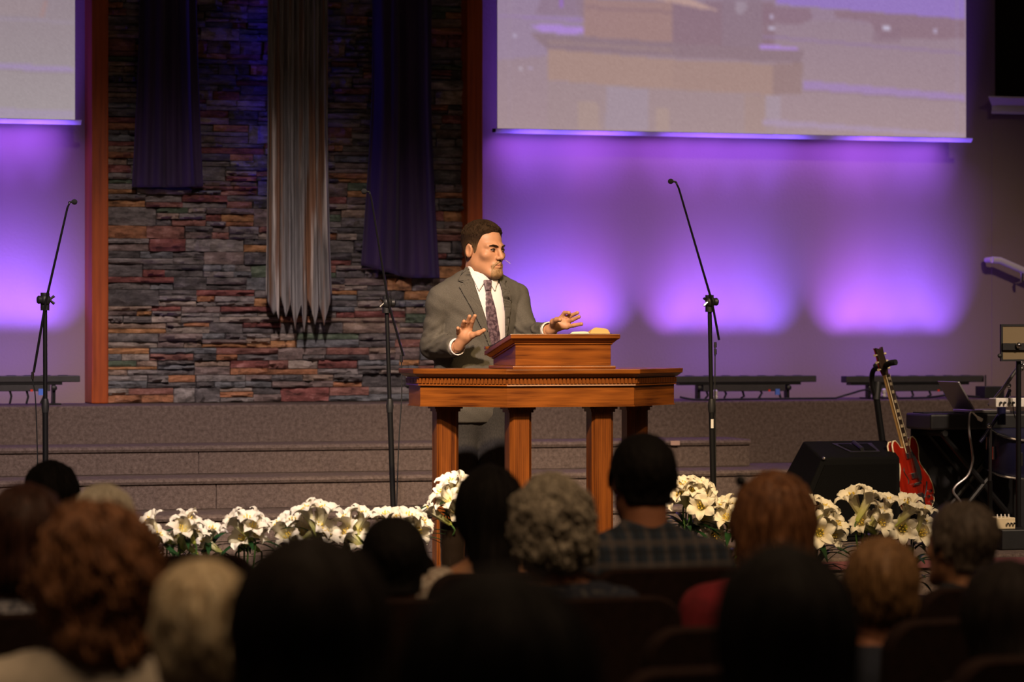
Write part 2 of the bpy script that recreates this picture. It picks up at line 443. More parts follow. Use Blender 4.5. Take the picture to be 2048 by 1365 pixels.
# back wall and its return on the far side
struct('wall_back', MB((4, Y_W, 0)).box(XL, wx(1990, Y_W), Y_W, Y_W + 0.3, 0.0, 7.0), 'wall_paint', 'taupe textured wall washed with purple light', 'wall')
zm0, zm1 = wz(1990, 228, Y_W - 0.05), wz(1990, 195, Y_W - 0.05)
xr0 = wx(1991, Y_W - 0.05)
struct('wall_right', MB((xr0, Y_W, 0)).box(xr0, XR, Y_W - 0.004, Y_W + 0.3, 0.0, zm0), 'wall_paint', 'plain taupe wall section below the white moulding', 'wall')
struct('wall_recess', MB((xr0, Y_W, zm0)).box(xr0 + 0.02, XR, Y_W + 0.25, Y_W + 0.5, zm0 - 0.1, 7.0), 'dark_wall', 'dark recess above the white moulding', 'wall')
mb = MB((xr0, Y_W, zm0))
xm = wx(1978, Y_W - 0.08); H = zm1 - zm0
prof = [(0.0, 0.0), (-0.02, 0.0), (-0.025, 0.14 * H), (-0.012, 0.18 * H), (-0.012, 0.5 * H), (-0.03, 0.56 * H), (-0.045, 0.66 * H), (-0.06, 0.72 * H), (-0.075, 0.86 * H), (-0.095, 0.9 * H), (-0.095, H), (0.0, H)]
ends = lambda y: xm + (0.06 + y) * 0.55
mb.prism([(y + Y_W - 0.05, z + zm0) for y, z in prof], lambda y, z: (xm + 0.035 + (y - (Y_W - 0.05)) * 0.75, y, z), lambda y, z: (XR, y, z))
struct('trim_1', mb, 'moulding_paint', 'white crown moulding capping the low wall by the recess', 'moulding', smooth=True, sharp=25)
mb = MB((xr0, Y_W, zm1)); mb.box(xm + 0.04, XR, Y_W - 0.05, Y_W + 0.26, zm1 - 0.01, zm1 + 0.004)
struct('trim_2', mb, 'moulding_paint', 'flat ledge on top of the white crown moulding', 'moulding')

# posts
YP = 16.14
for px0, px1, lab in ((183.5, 217, 'red-brown wooden post at the microphone-stand side of the stone panel'), (935, 966, 'red-brown wooden post behind the speaker')):
    x0, x1 = wx(px0, YP), wx(px1, YP)
    st = struct('stage_post_column', MB(((x0 + x1) / 2, YP, Z_PL)).box(x0, x1, YP, Y_W - 0.001, Z_PL + 0.001, 6.5), 'post_wood', lab, 'post', bevel=0.006)

# ledgestone panel
YF = 16.27
sx0, sx1 = wx(217.5, YP) + 0.012, wx(935, YP) + 0.035
stone_wall = struct('stone_wall', MB((sx0, YF, Z_PL)).box(sx0 - 0.01, sx1 + 0.02, YF, Y_W - 0.002, Z_PL + 0.001, 4.6), 'mortar', 'stacked ledgestone panel between the two wooden posts', 'wall')
protos = []
for k in range(8):
    nx, nz = 7, 4
    vs, fs = [], []
    g = rng.normal(0, 1, (nx, nz))
    for j in range(nz):
        for i in range(nx):
            ex = min(i, nx - 1 - i) == 0; ez = min(j, nz - 1 - j) == 0
            y = -1 + (0.28 if ex or ez else 0) + 0.26 * g[i, j] * (0.5 if (ex or ez) else 1)
            jx = 0 if ex else 0.03 * g[(i + 2) % nx, j]; jz = (0.04 if ez else 0.07) * g[i, (j + 1) % nz]
            vs.append((-0.5 + i / (nx - 1) + jx, y, -0.5 + j / (nz - 1) + jz * (1 if not ez else 0.5)))
    for j in range(nz - 1):
        for i in range(nx - 1):
            a = j * nx + i; fs.append((a, a + 1, a + nx + 1, a + nx))
    rim = [i for i in range(nx)] + [j * nx + nx - 1 for j in range(1, nz)] + [(nz - 1) * nx + i for i in range(nx - 2, -1, -1)] + [j * nx for j in range(nz - 2, 0, -1)]
    n0 = len(vs)
    for r in rim: vs.append((vs[r][0], 0.0, vs[r][2]))
    for q in range(len(rim)):
        q2 = (q + 1) % len(rim); fs.append((rim[q], n0 + q, n0 + q2, rim[q2]))
    me = mesh_from('stone', vs, fs, STONES[0], True, 32)
    protos.append(me)
stones = []
z = Z_PL + 0.002
while z < 4.55:
    hb = random.choice([0.055, 0.066, 0.075, 0.085, 0.095])
    x = sx0
    while x < sx1 - 0.01:
        wb = random.uniform(0.12, 0.36)
        if sx1 - (x + wb) < 0.09: wb = sx1 - x
        n = random.choice([1, 2, 2, 2, 3, 3]) if hb > 0.07 else random.choice([1, 2, 2])
        cuts = sorted([0.0] + [min(0.8, max(0.2, (k + random.uniform(-0.22, 0.22)) / n)) for k in range(1, n)] + [1.0])
        for k in range(n):
            a, bq = cuts[k] * hb, cuts[k + 1] * hb
            if bq - a < 0.012: continue
            if wb > 0.22 and random.random() < 0.5:
                c = random.uniform(0.3, 0.7) * wb
                stones.append((x, c, z + a, bq - a)); stones.append((x + c, wb - c, z + a, bq - a))
            else:
                stones.append((x, wb, z + a, bq - a))
        x += wb
    z += hb
def hidden_behind_cloth(cx, cz, ww):
    for (a, bb, lo) in ((285, 390, 372), (540, 655, 600), (745, 868, 530)):
        xa, xb = wx(a, YF), wx(bb, YF)
        if cx - ww / 2 > xa and cx + ww / 2 < xb and cz > wz((a + bb) / 2, lo, YF): return True
    return False
ztop = wz(560, -5, YF)
weights = [16, 15, 12, 14, 10, 8, 7, 5, 5, 9, 6, 9, 8]
recs = []
for (x, ww, z0, hh) in stones:
    cx, cz = x + ww / 2, z0 + hh / 2
    seen = cz < ztop and not hidden_behind_cloth(cx, cz, ww)
    recs.append((seen, ww * hh, cx, cz, ww, hh))
recs.sort(key=lambda r: (not r[0], -r[1]))
rest = {}
for i, (seen, ar, cx, cz, ww, hh) in enumerate(recs):
    me = random.choice(protos); mi = random.choices(range(len(STONES)), weights)[0]
    dep = random.uniform(0.018, 0.060); flip = random.choice([-1, 1])
    M = Matrix.Translation((cx - stone_wall.location.x, 0.004, cz - stone_wall.location.z)) @ Matrix.Diagonal((flip * (ww - 0.004), dep, hh - 0.003, 1))
    if i < 300:
        o = link('stone', me, stone_wall); o.matrix_local = M
        o.material_slots[0].link = 'OBJECT'; o.material_slots[0].material = STONES[mi]
    else:
        v, f, mm = rest.setdefault('all', ([], [], []))
        n = len(v)
        for q in me.vertices: v.append(M @ q.co)
        for p in me.polygons: f.append(tuple(n + a for a in p.vertices)); mm.append(mi)
v, f, mm = rest['all']
me = mesh_from('small_stones', v, f, None, True, 32)
for s in STONES: me.materials.append(s)
me.polygons.foreach_set('material_index', mm)
o = link('small_stones', me, stone_wall); o['kind'] = 'stuff'

# ------------------------------------------------------------------ band riser
xb0 = wx(1560, 13.0)
br = struct('band_platform_floor', MB((xb0, 12.7, Z_ST)).box(xb0, XR, 12.67, Y_S[1] - 0.45, Z_ST + 0.001, Z_BR), 'carpet', 'low carpeted platform under the floor monitor and guitar', 'platform', bevel=0.01)
MB(br.location).box(xb0 + 0.01, XR, 12.655, 12.669, Z_BR - 0.05, Z_BR - 0.015).build('edge_strip', 'pink_strip', br)

# ------------------------------------------------------------------ projection screens
def blur(a, n):
    for _ in range(n):
        a = (a + np.roll(a, 1, 0) + np.roll(a, -1, 0)) / 3
        a = (a + np.roll(a, 1, 1) + np.roll(a, -1, 1)) / 3
    return a
def screen(name, px0, px1, py0, py1, label, shapes, base, step=3):
    YSC = 16.10
    nx, ny = int((px1 - px0) / step), int((py1 - py0) / step)
    pxs = np.linspace(px0, px1, nx + 1); pys = np.linspace(py0, py1, ny + 1)
    GX, GY = np.meshgrid(pxs, pys, indexing='ij')
    col = np.zeros((nx + 1, ny + 1, 3))
    f = ((GY - py0) / (py1 - py0))[..., None]
    col[:] = np.array(base[0]) * (1 - f) + np.array(base[1]) * f
    for poly, c, a in shapes:
        poly = np.array(poly, float)
        ins = np.zeros(GX.shape, bool); n = len(poly)
        for i in range(n):
            x1, y1 = poly[i]; x2, y2 = poly[(i + 1) % n]
            cond = ((y1 > GY) != (y2 > GY))
            with np.errstate(divide='ignore', invalid='ignore'):
                xi = (x2 - x1) * (GY - y1) / (y2 - y1 + 1e-9) + x1
            ins ^= cond & (GX < xi)
        col[ins] = col[ins] * (1 - a) + np.array(c) * a
    wash = np.array(base[0]) * (1 - f) + np.array(base[1]) * f
    col = col * 0.72 + wash * 0.28
    col = blur(np.pad(col, ((2, 2), (2, 2), (0, 0)), 'edge'), 1)[2:-2, 2:-2]
    col += rng.normal(0, 2.0, col.shape[:2])[..., None]
    lin = np.clip(col / 255, 0, 1) ** 2.2
    x0 = wx(px0, YSC); x1 = wx(px1, YSC)
    zt = wz((px0 + px1) / 2, py0, YSC); zb = Z_SCR
    root = thing(name, ((x0 + x1) / 2, YSC, zb), label, 'screen')
    # picture columns follow the screen's own width, rows its own height
    u = np.array([wx(p, YSC) for p in pxs]); vz = np.linspace(zt, zb, ny + 1)
    V = [(u[i] - root.location.x, 0.0, vz[j] - zb) for i in range(nx + 1) for j in range(ny + 1)]
    Fq = [(i * (ny + 1) + j, i * (ny + 1) + j + 1, (i + 1) * (ny + 1) + j + 1, (i + 1) * (ny + 1) + j) for i in range(nx) for j in range(ny)]
    me = mesh_from('picture', V, Fq, 'projection')
    ca = me.color_attributes.new('picture', 'FLOAT_COLOR', 'POINT')
    ca.data.foreach_set('color', np.concatenate([lin.reshape(-1, 3), np.ones(((nx + 1) * (ny + 1), 1))], 1).ravel().astype(np.float32))
    link('picture', me, root)
    MB(root.location).box(x0, x1, YSC + 0.004, YSC + 0.010, zb - 0.005, zt + 0.8).build('backing', 'screen_bar', root)
    MB(root.location).prism([(YSC + 0.003, zb - 0.001), (YSC - 0.026, zb - 0.001), (YSC - 0.026, zb - 0.004), (YSC - 0.004, zb - 0.025), (YSC + 0.003, zb - 0.025)], lambda y, z: (x0 - 0.015, y, z), lambda y, z: (x1 + 0.03, y, z)).build('bottom_bar', 'screen_bar', root)
    MB(root.location).box(x0 - 0.03, x0 - 0.016, YSC - 0.022, YSC - 0.004, zb - 0.021, zb - 0.003).build('end_cap', 'black_plastic', root)
    return root, x0, x1
Z_SCR = CZ + (HZ - 257) * tdepth(995, 16.10) / F
G1, G2 = (160, 136, 156), (180, 154, 160)
LIL = (196, 150, 255)
sh = [([(995, -40), (1140, -40), (1175, 110), (995, 130)], (168, 145, 182), 0.7),
      ([(1100, -40), (1200, -40), (1200, 40), (1070, 40)], (150, 122, 140), 0.6),
      ([(995, 42), (1170, 44), (1170, 52), (995, 46)], (170, 135, 205), 0.7),
      ([(1450, -40), (1932, -40), (1932, 40), (1450, 30)], (166, 140, 165), 0.8),
      ([(1168, 5), (1345, 8), (1345, 92), (1168, 82)], (178, 140, 132), 1), ([(1345, 8), (1550, 0), (1550, 92), (1345, 92)], (150, 120, 132), 1),
      ([(1170, 20), (1345, 24), (1345, 30), (1170, 26)], (160, 125, 125), 1),
      ([(1240, -30), (1330, -20), (1440, 22), (1400, 18), (1310, 2), (1240, 0)], (215, 175, 160), 1),
      ([(1445, 0), (1500, -30), (1525, 0), (1525, 90), (1445, 90)], (152, 128, 142), 0.8),
      ([(1470, 0), (1490, 0), (1496, 14), (1480, 30), (1472, 20)], (190, 175, 190), 0.6),
      ([(1060, 62), (1090, 58), (1168, 62), (1168, 72), (1150, 76), (1085, 74)], LIL, 1),
      ([(1060, 76), (1610, 96), (1600, 120), (1095, 108)], (152, 126, 136), 1),
      ([(1095, 88), (1345, 98), (1345, 106), (1095, 96)], (168, 140, 138), 0.8),
      ([(1095, 106), (1345, 120), (1345, 180), (1095, 166)], (187, 152, 138), 1), ([(1345, 120), (1545, 124), (1545, 184), (1345, 180)], (182, 148, 136), 1),
      ([(1545, 124), (1606, 118), (1603, 182), (1545, 184)], (162, 132, 130), 1),
      ([(1095, 168), (1545, 185), (1545, 262), (1095, 262)], (176, 152, 152), 0.6),
      ([(1213, 175), (1298, 180), (1298, 262), (1210, 262)], (178, 160, 176), 0.9),
      ([(1156, 205), (1196, 208), (1200, 262), (1156, 262)], (190, 162, 150), 0.8), ([(1312, 215), (1338, 217), (1338, 262), (1312, 262)], (192, 164, 152), 0.8),
      ([(1490, 186), (1530, 186), (1530, 262), (1490, 262)], (180, 150, 142), 0.8),
      ([(1530, 186), (1560, 186), (1560, 236), (1530, 236)], (182, 164, 182), 0.8),
      ([(1520, 85), (1562, 87), (1615, 92), (1560, 95), (1518, 94)], LIL, 1),
      ([(1525, 66), (1932, 88), (1932, 94), (1525, 72)], (160, 132, 172), 0.9),
      ([(1606, 154), (1932, 174), (1932, 188), (1606, 172)], (176, 142, 214), 0.9), ([(1606, 172), (1932, 187), (1932, 190), (1606, 175)], (150, 125, 140), 0.8),
      ([(1525, 232), (1932, 254), (1932, 262), (1640, 250), (1525, 246)], (186, 162, 200), 0.9),
      ([(1525, 12), (1620, 10), (1625, 30), (1600, 44), (1525, 40)], (148, 115, 130), 0.8),
      ([(1668, 12), (1932, 20), (1932, 62), (1760, 66), (1740, 34), (1668, 26)], (150, 117, 130), 0.8),
      ([(1752, 40), (1800, 44), (1800, 74), (1744, 72)], (148, 118, 134), 0.6),
      ([(1552, -40), (1932, -40), (1932, 22), (1670, 10), (1552, 4)], (163, 128, 236), 0.9),
      ([(1764, 40), (1780, 40), (1780, 48), (1764, 48)], (230, 225, 255), 1), ([(1866, 44), (1873, 44), (1873, 51), (1866, 51)], (215, 205, 245), 1),
      ([(1538, 48), (1548, 48), (1548, 56), (1538, 56)], (225, 222, 255), 1), ([(1540, 26), (1546, 26), (1546, 33), (1540, 33)], (215, 205, 245), 1),
      ([(1027, 78), (1034, 78), (1034, 85), (1027, 85)], (225, 215, 250), 1), ([(1038, 143), (1045, 143), (1045, 148), (1038, 148)], (215, 205, 225), 1), ([(1058, 142), (1065, 142), (1065, 147), (1058, 147)], (205, 190, 240), 1),
      ([(1120, 8), (1127, 8), (1127, 26), (1120, 26)], (165, 110, 235), 1),
      ([(1912, -40), (1916, -40), (1916, 262), (1912, 262)], (176, 158, 190), 0.5), ([(1018, -40), (1022, -40), (1022, 262), (1018, 262)], (182, 160, 178), 0.4)]
R_SCR, rs0, rs1 = screen('projection_screen', 995, 1932, -70, 262, 'wide projection screen showing the pulpit close up, above purple-lit wall panels', sh, (G1, G2))
sh = [([(-160, 32), (150, 36), (150, 42), (-160, 38)], (172, 155, 178), 0.7), ([(-160, -60), (92, -60), (84, 30), (-160, 24)], (172, 152, 155), 0.8),
      ([(88, -5), (96, -5), (88, 31), (80, 30)], (178, 142, 140), 1), ([(-160, 120), (150, 132), (150, 143), (-160, 136)], (176, 150, 205), 0.9),
      ([(-160, 137), (150, 143), (150, 146), (-160, 140)], (150, 132, 140), 0.7), ([(-160, 214), (150, 222), (150, 240), (-160, 236)], (180, 160, 196), 0.8)]
L_SCR, ls0, ls1 = screen('projection_screen', -330, 150, -70, 240, 'projection screen cut off by the picture edge beside the wooden post', sh, ((158, 140, 150), (178, 165, 168)))

# ------------------------------------------------------------------ hanging cloths on the stone panel
def cloth_sheet(name, label, cat, mat, top, bot, ztop_, folds, amp, seed, thick=0.006, nz=70, nx=60, zbot=None, edge=None, Yc=16.16, group=None):
    """top/bot: (px0, px1) widths at top and at the hem; zbot(u) gives the hem height"""
    r = np.random.default_rng(seed)
    ph = r.uniform(0, 6.28, 6)
    xt0, xt1 = wx(top[0], Yc), wx(top[1], Yc); xb0_, xb1_ = wx(bot[0], Yc), wx(bot[1], Yc)
    V = []
    cx = (xt0 + xt1) / 2
    for i in range(nx + 1):
        u = i / nx
        zb = zbot(u)
        for j in range(nz + 1):
            w_ = j / nz
            zz = ztop_ * (1 - w_) + zb * w_
            fl = max(0.0, 1 - (zz - zbot(0.5)) / 1.0); fl = min(1, fl) ** 1.4
            x0 = xt0 + (xb0_ - xt0) * fl; x1 = xt1 + (xb1_ - xt1) * fl
            x = x0 + (x1 - x0) * u + (edge(u, zz, r) if edge else 0)
            y = Yc + amp * (math.sin(folds * 6.283 * u + ph[0] + 0.6 * math.sin(zz * 1.7 + ph[1])) * (0.7 + 0.3 * math.sin(zz * 2.3 + ph[2])) + 0.45 * math.sin(folds * 2.3 * 6.283 * u + ph[3] + zz * 0.8))
            V.append((x, y, zz))
    Fq = [(i * (nz + 1) + j, (i + 1) * (nz + 1) + j, (i + 1) * (nz + 1) + j + 1, i * (nz + 1) + j + 1) for i in range(nx) for j in range(nz)]
    o_ = Vector((cx, Yc, zbot(0.5)))
    me = mesh_from(name, [Vector(v) - o_ for v in V], Fq, mat, True)
    o = link(name, me); o.location = o_
    md = o.modifiers.new('solid', 'SOLIDIFY'); md.thickness = thick; md.offset = 0
    return tag(o, label, cat, group)
zt = wz(500, -60, 16.1)
Z1 = wz(335, 374, 16.1)
cloth_sheet('purple_drape', 'shorter dark purple drape near the outer wooden post', 'drape', 'purple_cloth', (281, 393), (264, 406), zt, 2.1, 0.022, 3, zbot=lambda u: Z1 - 0.004 * math.sin(u * 3.1) + 0.008 * u)
zA, zB = wz(725, 530, 16.1), wz(878, 556, 16.1)
cloth_sheet('purple_drape', 'longer dark purple drape hanging behind the speaker', 'drape', 'purple_cloth', (748, 864), (722, 882), zt, 1.9, 0.026, 8, zbot=lambda u: zA + (zB - zA) * min(1, u * 1.7))
JAG = [(0.0, 0), (0.05, 602), (0.12, 630), (0.16, 622), (0.19, 642), (0.24, 592), (0.31, 636), (0.37, 598), (0.45, 662), (0.52, 608), (0.57, 668), (0.64, 596), (0.73, 652), (0.80, 598), (0.87, 654), (0.93, 612), (1.0, 588)]
jx = [a for a, _ in JAG]; jz = [wz(530 + 135 * a, (p or 585), 16.05) for a, p in JAG]
cloth_sheet('torn_veil', 'long grey and brown streaked torn veil with ragged hem', 'veil', 'veil_cloth', (534, 655), (530, 666), zt, 5.2, 0.016, 5, zbot=lambda u: float(np.interp(u, jx, jz)), nx=150, Yc=16.06, thick=0.004)
# blue tube glowing behind the veil's outer edge
xv = wx(550, 16.15)
bt = thing('light_tube', (xv, 16.15, Z1), 'thin blue light tube behind the torn veil', 'light')
MB(bt.location).tube([(xv, 16.165, Z1 - 0.05), (xv, 16.165, zt)], 0.007, 8).build('glass_tube', 'blue_tube', bt, smooth=True)
MB(bt.location).box(xv - 0.006, xv + 0.02, 16.175, 16.20, Z1 - 0.06, zt).build('backing_channel', 'black_plastic', bt)

# ------------------------------------------------------------------ light bars on the platform
PURPLE = (0.20, 0.085, 1.0); PINKV = (0.28, 0.095, 1.0); BLUEV = (0.15, 0.085, 1.0)
def light_bar(px0, px1, label, n):
    Yb = 16.02
    x0, x1 = wx(px0, Yb), wx(px1, Yb)
    pm = (px0 + px1) / 2
    zt_, zm = wz(pm, 752, Yb), wz(pm, 765, Yb)
    root = thing('light_bar', ((x0 + x1) / 2, Yb, Z_PL), label, 'light')
    L = root.location
    zlo = wz(pm, 783, Yb)
    MB(L).box(x0, x1, Yb - 0.035, Yb + 0.035, zm, zt_).build('housing', 'bar_housing', root, bevel=0.004)
    xi0, xi1 = x0 + (x1 - x0) * 0.20, x1 - (x1 - x0) * 0.22
    MB(L).box(x0 + 0.03, x1 - 0.09, Yb - 0.03, Yb + 0.03, zm - 0.014, zm).build('heat_sink', 'black_metal', root)
    MB(L).box(xi0, xi1, Yb - 0.03, Yb + 0.03, zlo, zm - 0.014).build('driver_box', 'bar_housing', root, bevel=0.003)
    for k, xx in enumerate((xi0 - 0.02, xi1 + 0.02)):
        MB(L).box(xx - 0.008, xx + 0.008, Yb - 0.02, Yb + 0.02, Z_PL + 0.002, zm).build('bracket', 'black_metal', root)
        MB(L).box(xx - 0.03, xx + 0.03, Yb - 0.06, Yb + 0.05, Z_PL + 0.0005, Z_PL + 0.008).build('foot', 'black_metal', root)
        MB(L).lathe([(0.012, -0.02), (0.014, 0.0), (0.014, 0.012), (0.006, 0.016)], (xx, Yb - 0.025, zm - 0.03), 10, rot3('X', math.pi / 2)).build('knob', 'black_plastic', root, smooth=True)
    for k, xx in enumerate(np.linspace(xi0 + 0.03, xi1 - 0.03, 5)):
        hz_ = random.uniform(0.01, 0.03)
        MB(L).tube([(xx, Yb, zlo + 0.004), (xx + 0.006, Yb - 0.01, zlo - hz_), (xx + random.uniform(-0.02, 0.02), Yb - 0.02, Z_PL + 0.008)], 0.006, 6).build('cable', 'black_plastic', root, smooth=True)
    MB(L).box(xi1 - 0.06, xi1 - 0.035, Yb - 0.036, Yb - 0.028, zlo - 0.02, zlo + 0.012).build('connector', 'led_blue', root, label='blue cable connector')
    MB(L).box(xi1 - 0.10, xi1 - 0.088, Yb - 0.034, Yb - 0.028, zlo - 0.002, zlo + 0.009).build('indicator', 'led_red', root)
    zl = zt_ + 0.012
    for k in range(n):
        xx = x0 + (x1 - x0) * (0.12 + 0.76 * k / (n - 1))
        MB(L).lathe([(0.026, 0.0), (0.026, 0.002), (0.02, 0.003)], (xx, Yb, zt_), 12).build('lens', 'bar_housing', root, smooth=True)
        colr = random.choice([PURPLE, PURPLE, PINKV, BLUEV])
        for (en, size, lean) in ((BAR_W, 52, 0.70), (BAR_W * 4.4, 20, 0.17)):
            l = bpy.data.lights.new('led', 'SPOT'); l.energy = en * random.uniform(0.85, 1.15); l.color = colr
            l.spot_size = math.radians(size); l.spot_blend = 1.0; l.shadow_soft_size = 0.02
            lo = bpy.data.objects.new('led', l); C.objects.link(lo); lo.parent = root
            lo.location = (xx - L.x, 0.0, zl - L.z + 0.012)
            lo.rotation_euler = Vector((random.uniform(-0.03, 0.03), lean, 1)).to_track_quat('-Z', 'Y').to_euler()
    l = bpy.data.lights.new('led_spill', 'AREA'); l.energy = 1.8; l.color = PURPLE; l.shape = 'RECTANGLE'
    l.size = (x1 - x0) * 0.8; l.size_y = 0.03
    lo = bpy.data.objects.new('led_spill', l); C.objects.link(lo); lo.parent = root
    lo.location = (0, 0.0, zl - L.z + 0.01); lo.rotation_euler = Vector((0, 1.0, 1.0)).to_track_quat('-Z', 'Y').to_euler()
    return root
BAR_W = 36.0
light_bar(-115, 158, 'black light bar on the platform beside the outer wooden post', 7)
light_bar(1010, 1290, 'black light bar on the platform hidden behind the pulpit', 7)
light_bar(1345, 1628, 'black light bar on the platform behind the tall microphone stand', 7)
light_bar(1687, 1963, 'black light bar on the platform behind the guitar headstock', 7)
# strip light tucked behind the hem of each screen, shining down the wall
for (a, bb, nm) in ((rs0, rs1, 'screen_strip'), (ls0, ls1, 'screen_strip')):
    area(nm, ((a + bb) / 2, 16.235, Z_SCR + 0.03), ((a + bb) / 2, 16.30, Z_SCR - 0.5), 9.0 * (bb - a) / 2.5, (0.32, 0.10, 1.0), bb - a - 0.1, 0.03, 120)

# small bottle-shaped clamp lamp and cables behind the microphone stand and guitar
for px, lab in ((1431, 'small white plug standing beside the tall microphone stand'), (1768, 'small white plug beside the guitar neck')):
    p = wp(px, 792, 15.93)
    o = MB((p.x, p.y, Z_PL)).lathe([(0.004, 0), (0.011, 0.004), (0.013, 0.02), (0.008, 0.026), (0.013, 0.032), (0.013, 0.05), (0.006, 0.056)], (p.x, p.y, Z_PL + 0.001), 12).build('power_plug', 'white_plastic', None, smooth=True)
    tag(o, lab, 'plug')
def floor_cable(name, pts, mat, label, r=0.006):
    o = MB(pts[0]).tube(pts, r, 6).build(name, mat, None, smooth=True); tag(o, label, 'cable'); return o
def curve_pts(ctrl, n=40):
    ctrl = [Vector(c) for c in ctrl]; out = []
    P = [ctrl[0]] + ctrl + [ctrl[-1]]
    for i in range(1, len(P) - 2):
        for k in range(n // (len(P) - 3) + 1):
            t = k / (n // (len(P) - 3) + 1)
            out.append(0.5 * ((2 * P[i]) + (P[i + 1] - P[i - 1]) * t + (2 * P[i - 1] - 5 * P[i] + 4 * P[i + 1] - P[i + 2]) * t * t + (3 * P[i] - P[i - 1] - 3 * P[i + 1] + P[i + 2]) * t ** 3))
    out.append(ctrl[-1]); return out
pl = lambda px, dz=0.008, Y=15.85: (wx(px, Y), Y, Z_PL + dz)
floor_cable('floor_cable', curve_pts([pl(1360, 0.02), pl(1385), pl(1420, 0.006, 15.83), pl(1480, 0.007), pl(1560), pl(1640), pl(1672)]), 'black_plastic', 'black cable lying along the platform edge behind the pulpit')
floor_cable('floor_cable', curve_pts([pl(1672, 0.008, 15.9), pl(1700, 0.03, 15.9), pl(1735, 0.05, 15.92), pl(1760, 0.01, 15.9), pl(1850, 0.008, 15.84), pl(1900, 0.02, 15.86), pl(1960, 0.008)]), 'black_plastic', 'black cable looping on the platform behind the guitar')

# handrail on the far wall
YH = Y_W - 0.12
hr = thing('handrail', wp(1990, 530, YH), 'short wall handrail sloping down at the picture edge', 'handrail')
MB(hr.location).tube([wp(1984, 520, YH), wp(2000, 521, YH), wp(2080, 556, YH), wp(2160, 590, YH)], 0.019, 12).build('rail', 'moulding_paint', hr, smooth=True)
p = wp(2044, 541, YH); MB(hr.location).tube([p, p + Vector((0, 0, -0.06)), p + Vector((0, 0.07, -0.07))], 0.008, 8).build('bracket', 'chrome', hr, smooth=True)
p = wp(1985, 520, YH); MB(hr.location).tube([p, p + Vector((0, 0.075, 0))], 0.016, 10).build('end_return', 'moulding_paint', hr, smooth=True)

# ------------------------------------------------------------------ pulpit
PC = wp(1142, HZ, 12.40); PCX, PFY = PC.x, 12.40          # middle of the front panel, front plane
pul = thing('pulpit', (PCX, PFY + 0.25, Z_ST), 'oak pulpit table with dentil band and chamfered columns', 'pulpit')
PL = pul.location
tP = tdepth(1142, PFY)
def zp(py): return CZ + (HZ - py) * tP / F
hf, ax, ay, sd = 0.275, 0.285, 0.285, 0.17                # half front, angled panel run, side depth
def plan(e):                                              # outline grown by e
    k = e * math.tan(math.pi / 8)
    return [(-hf - k, -e), (hf + k, -e), (hf + ax + e, ay - k), (hf + ax + e, ay + sd + e), (-hf - ax - e, ay + sd + e), (-hf - ax - e, ay - k)]
def slab(mb, e0, e1, z0, z1):
    A, B_ = plan(e0), plan(e1); n = 6
    vs = [(PCX + x, PFY + y, z0) for x, y in A] + [(PCX + x, PFY + y, z1) for x, y in B_]
    return mb.add(vs, [tuple(range(n - 1, -1, -1)), tuple(range(n, 2 * n))] + [(i, (i + 1) % n, (i + 1) % n + n, i + n) for i in range(n)])
zt_, zb_ = zp(739), zp(813)
slab(MB(PL), 0.034, 0.036, zt_ - 0.020, zt_).build('table_top', 'oak_x', pul, bevel=0.003)
mb = MB(PL); slab(mb, 0.012, 0.030, zt_ - 0.034, zt_ - 0.0205); mb.build('cornice', 'oak_x', pul)
slab(MB(PL), 0.006, 0.006, zt_ - 0.062, zt_ - 0.0345).build('dentil_band', 'oak_x', pul)
# dentils as single blocks
dme = None
ol = plan(0.006)
for a, bq in ((5, 0), (0, 1), (1, 2), (4, 5)):
    p, q = Vector((*ol[a], 0)), Vector((*ol[bq], 0)); d = (q - p); Ln = d.length; d.normalize(); nrm = Vector((d.y, -d.x, 0))
    n = int(Ln / 0.0165)
    for k in range(n):
        c = p + d * ((k + 0.5) * Ln / n) + nrm * 0.003
        if dme is None:
            dme = mesh_from('dentil', MB().box(-0.0052, 0.0052, -0.004, 0.004, -0.0105, 0.0105).v, MB().box(-0.0052, 0.0052, -0.004, 0.004, -0.0105, 0.0105).f, 'oak_z')
        o = link('dentil', dme, pul); o.location = (PCX + c.x - PL.x, PFY + c.y - PL.y, zt_ - 0.0485 - PL.z); o.rotation_euler.z = math.atan2(d.y, d.x)
slab(MB(PL), 0.010, 0.008, zt_ - 0.068, zt_ - 0.0625).build('bead', 'oak_x', pul)
# apron boards, each with its own board
ia = plan(0.0)
for a, bq, nm in ((5, 0, 'apron_board'), (0, 1, 'apron_board'), (1, 2, 'apron_board'), (2, 3, 'apron_board'), (4, 5, 'apron_board'), (3, 4, 'apron_board')):
    p, q = ia[a], ia[bq]; d = Vector((q[0] - p[0], q[1] - p[1])); d.normalize(); nr = Vector((d.y, -d.x))
    pts = [Vector(p), Vector(q), Vector(q) - nr * 0.022 - d * 0.012, Vector(p) - nr * 0.022 + d * 0.012]
    mb = MB(PL)
    mb.prism([(v.x, v.y) for v in pts], lambda x, y: (PCX + x, PFY + y, zb_ + 0.002), lambda x, y: (PCX + x, PFY + y, zt_ - 0.0685))
    mb.build(nm, 'oak_x', pul)
slab(MB(PL), 0.004, 0.004, zb_ - 0.003, zb_ + 0.0015).build('bottom_bead', 'oak_x', pul)
slab(MB(PL), -0.03, -0.03, zb_ + 0.02, zb_ + 0.03).build('under_panel', 'oak_x', pul)
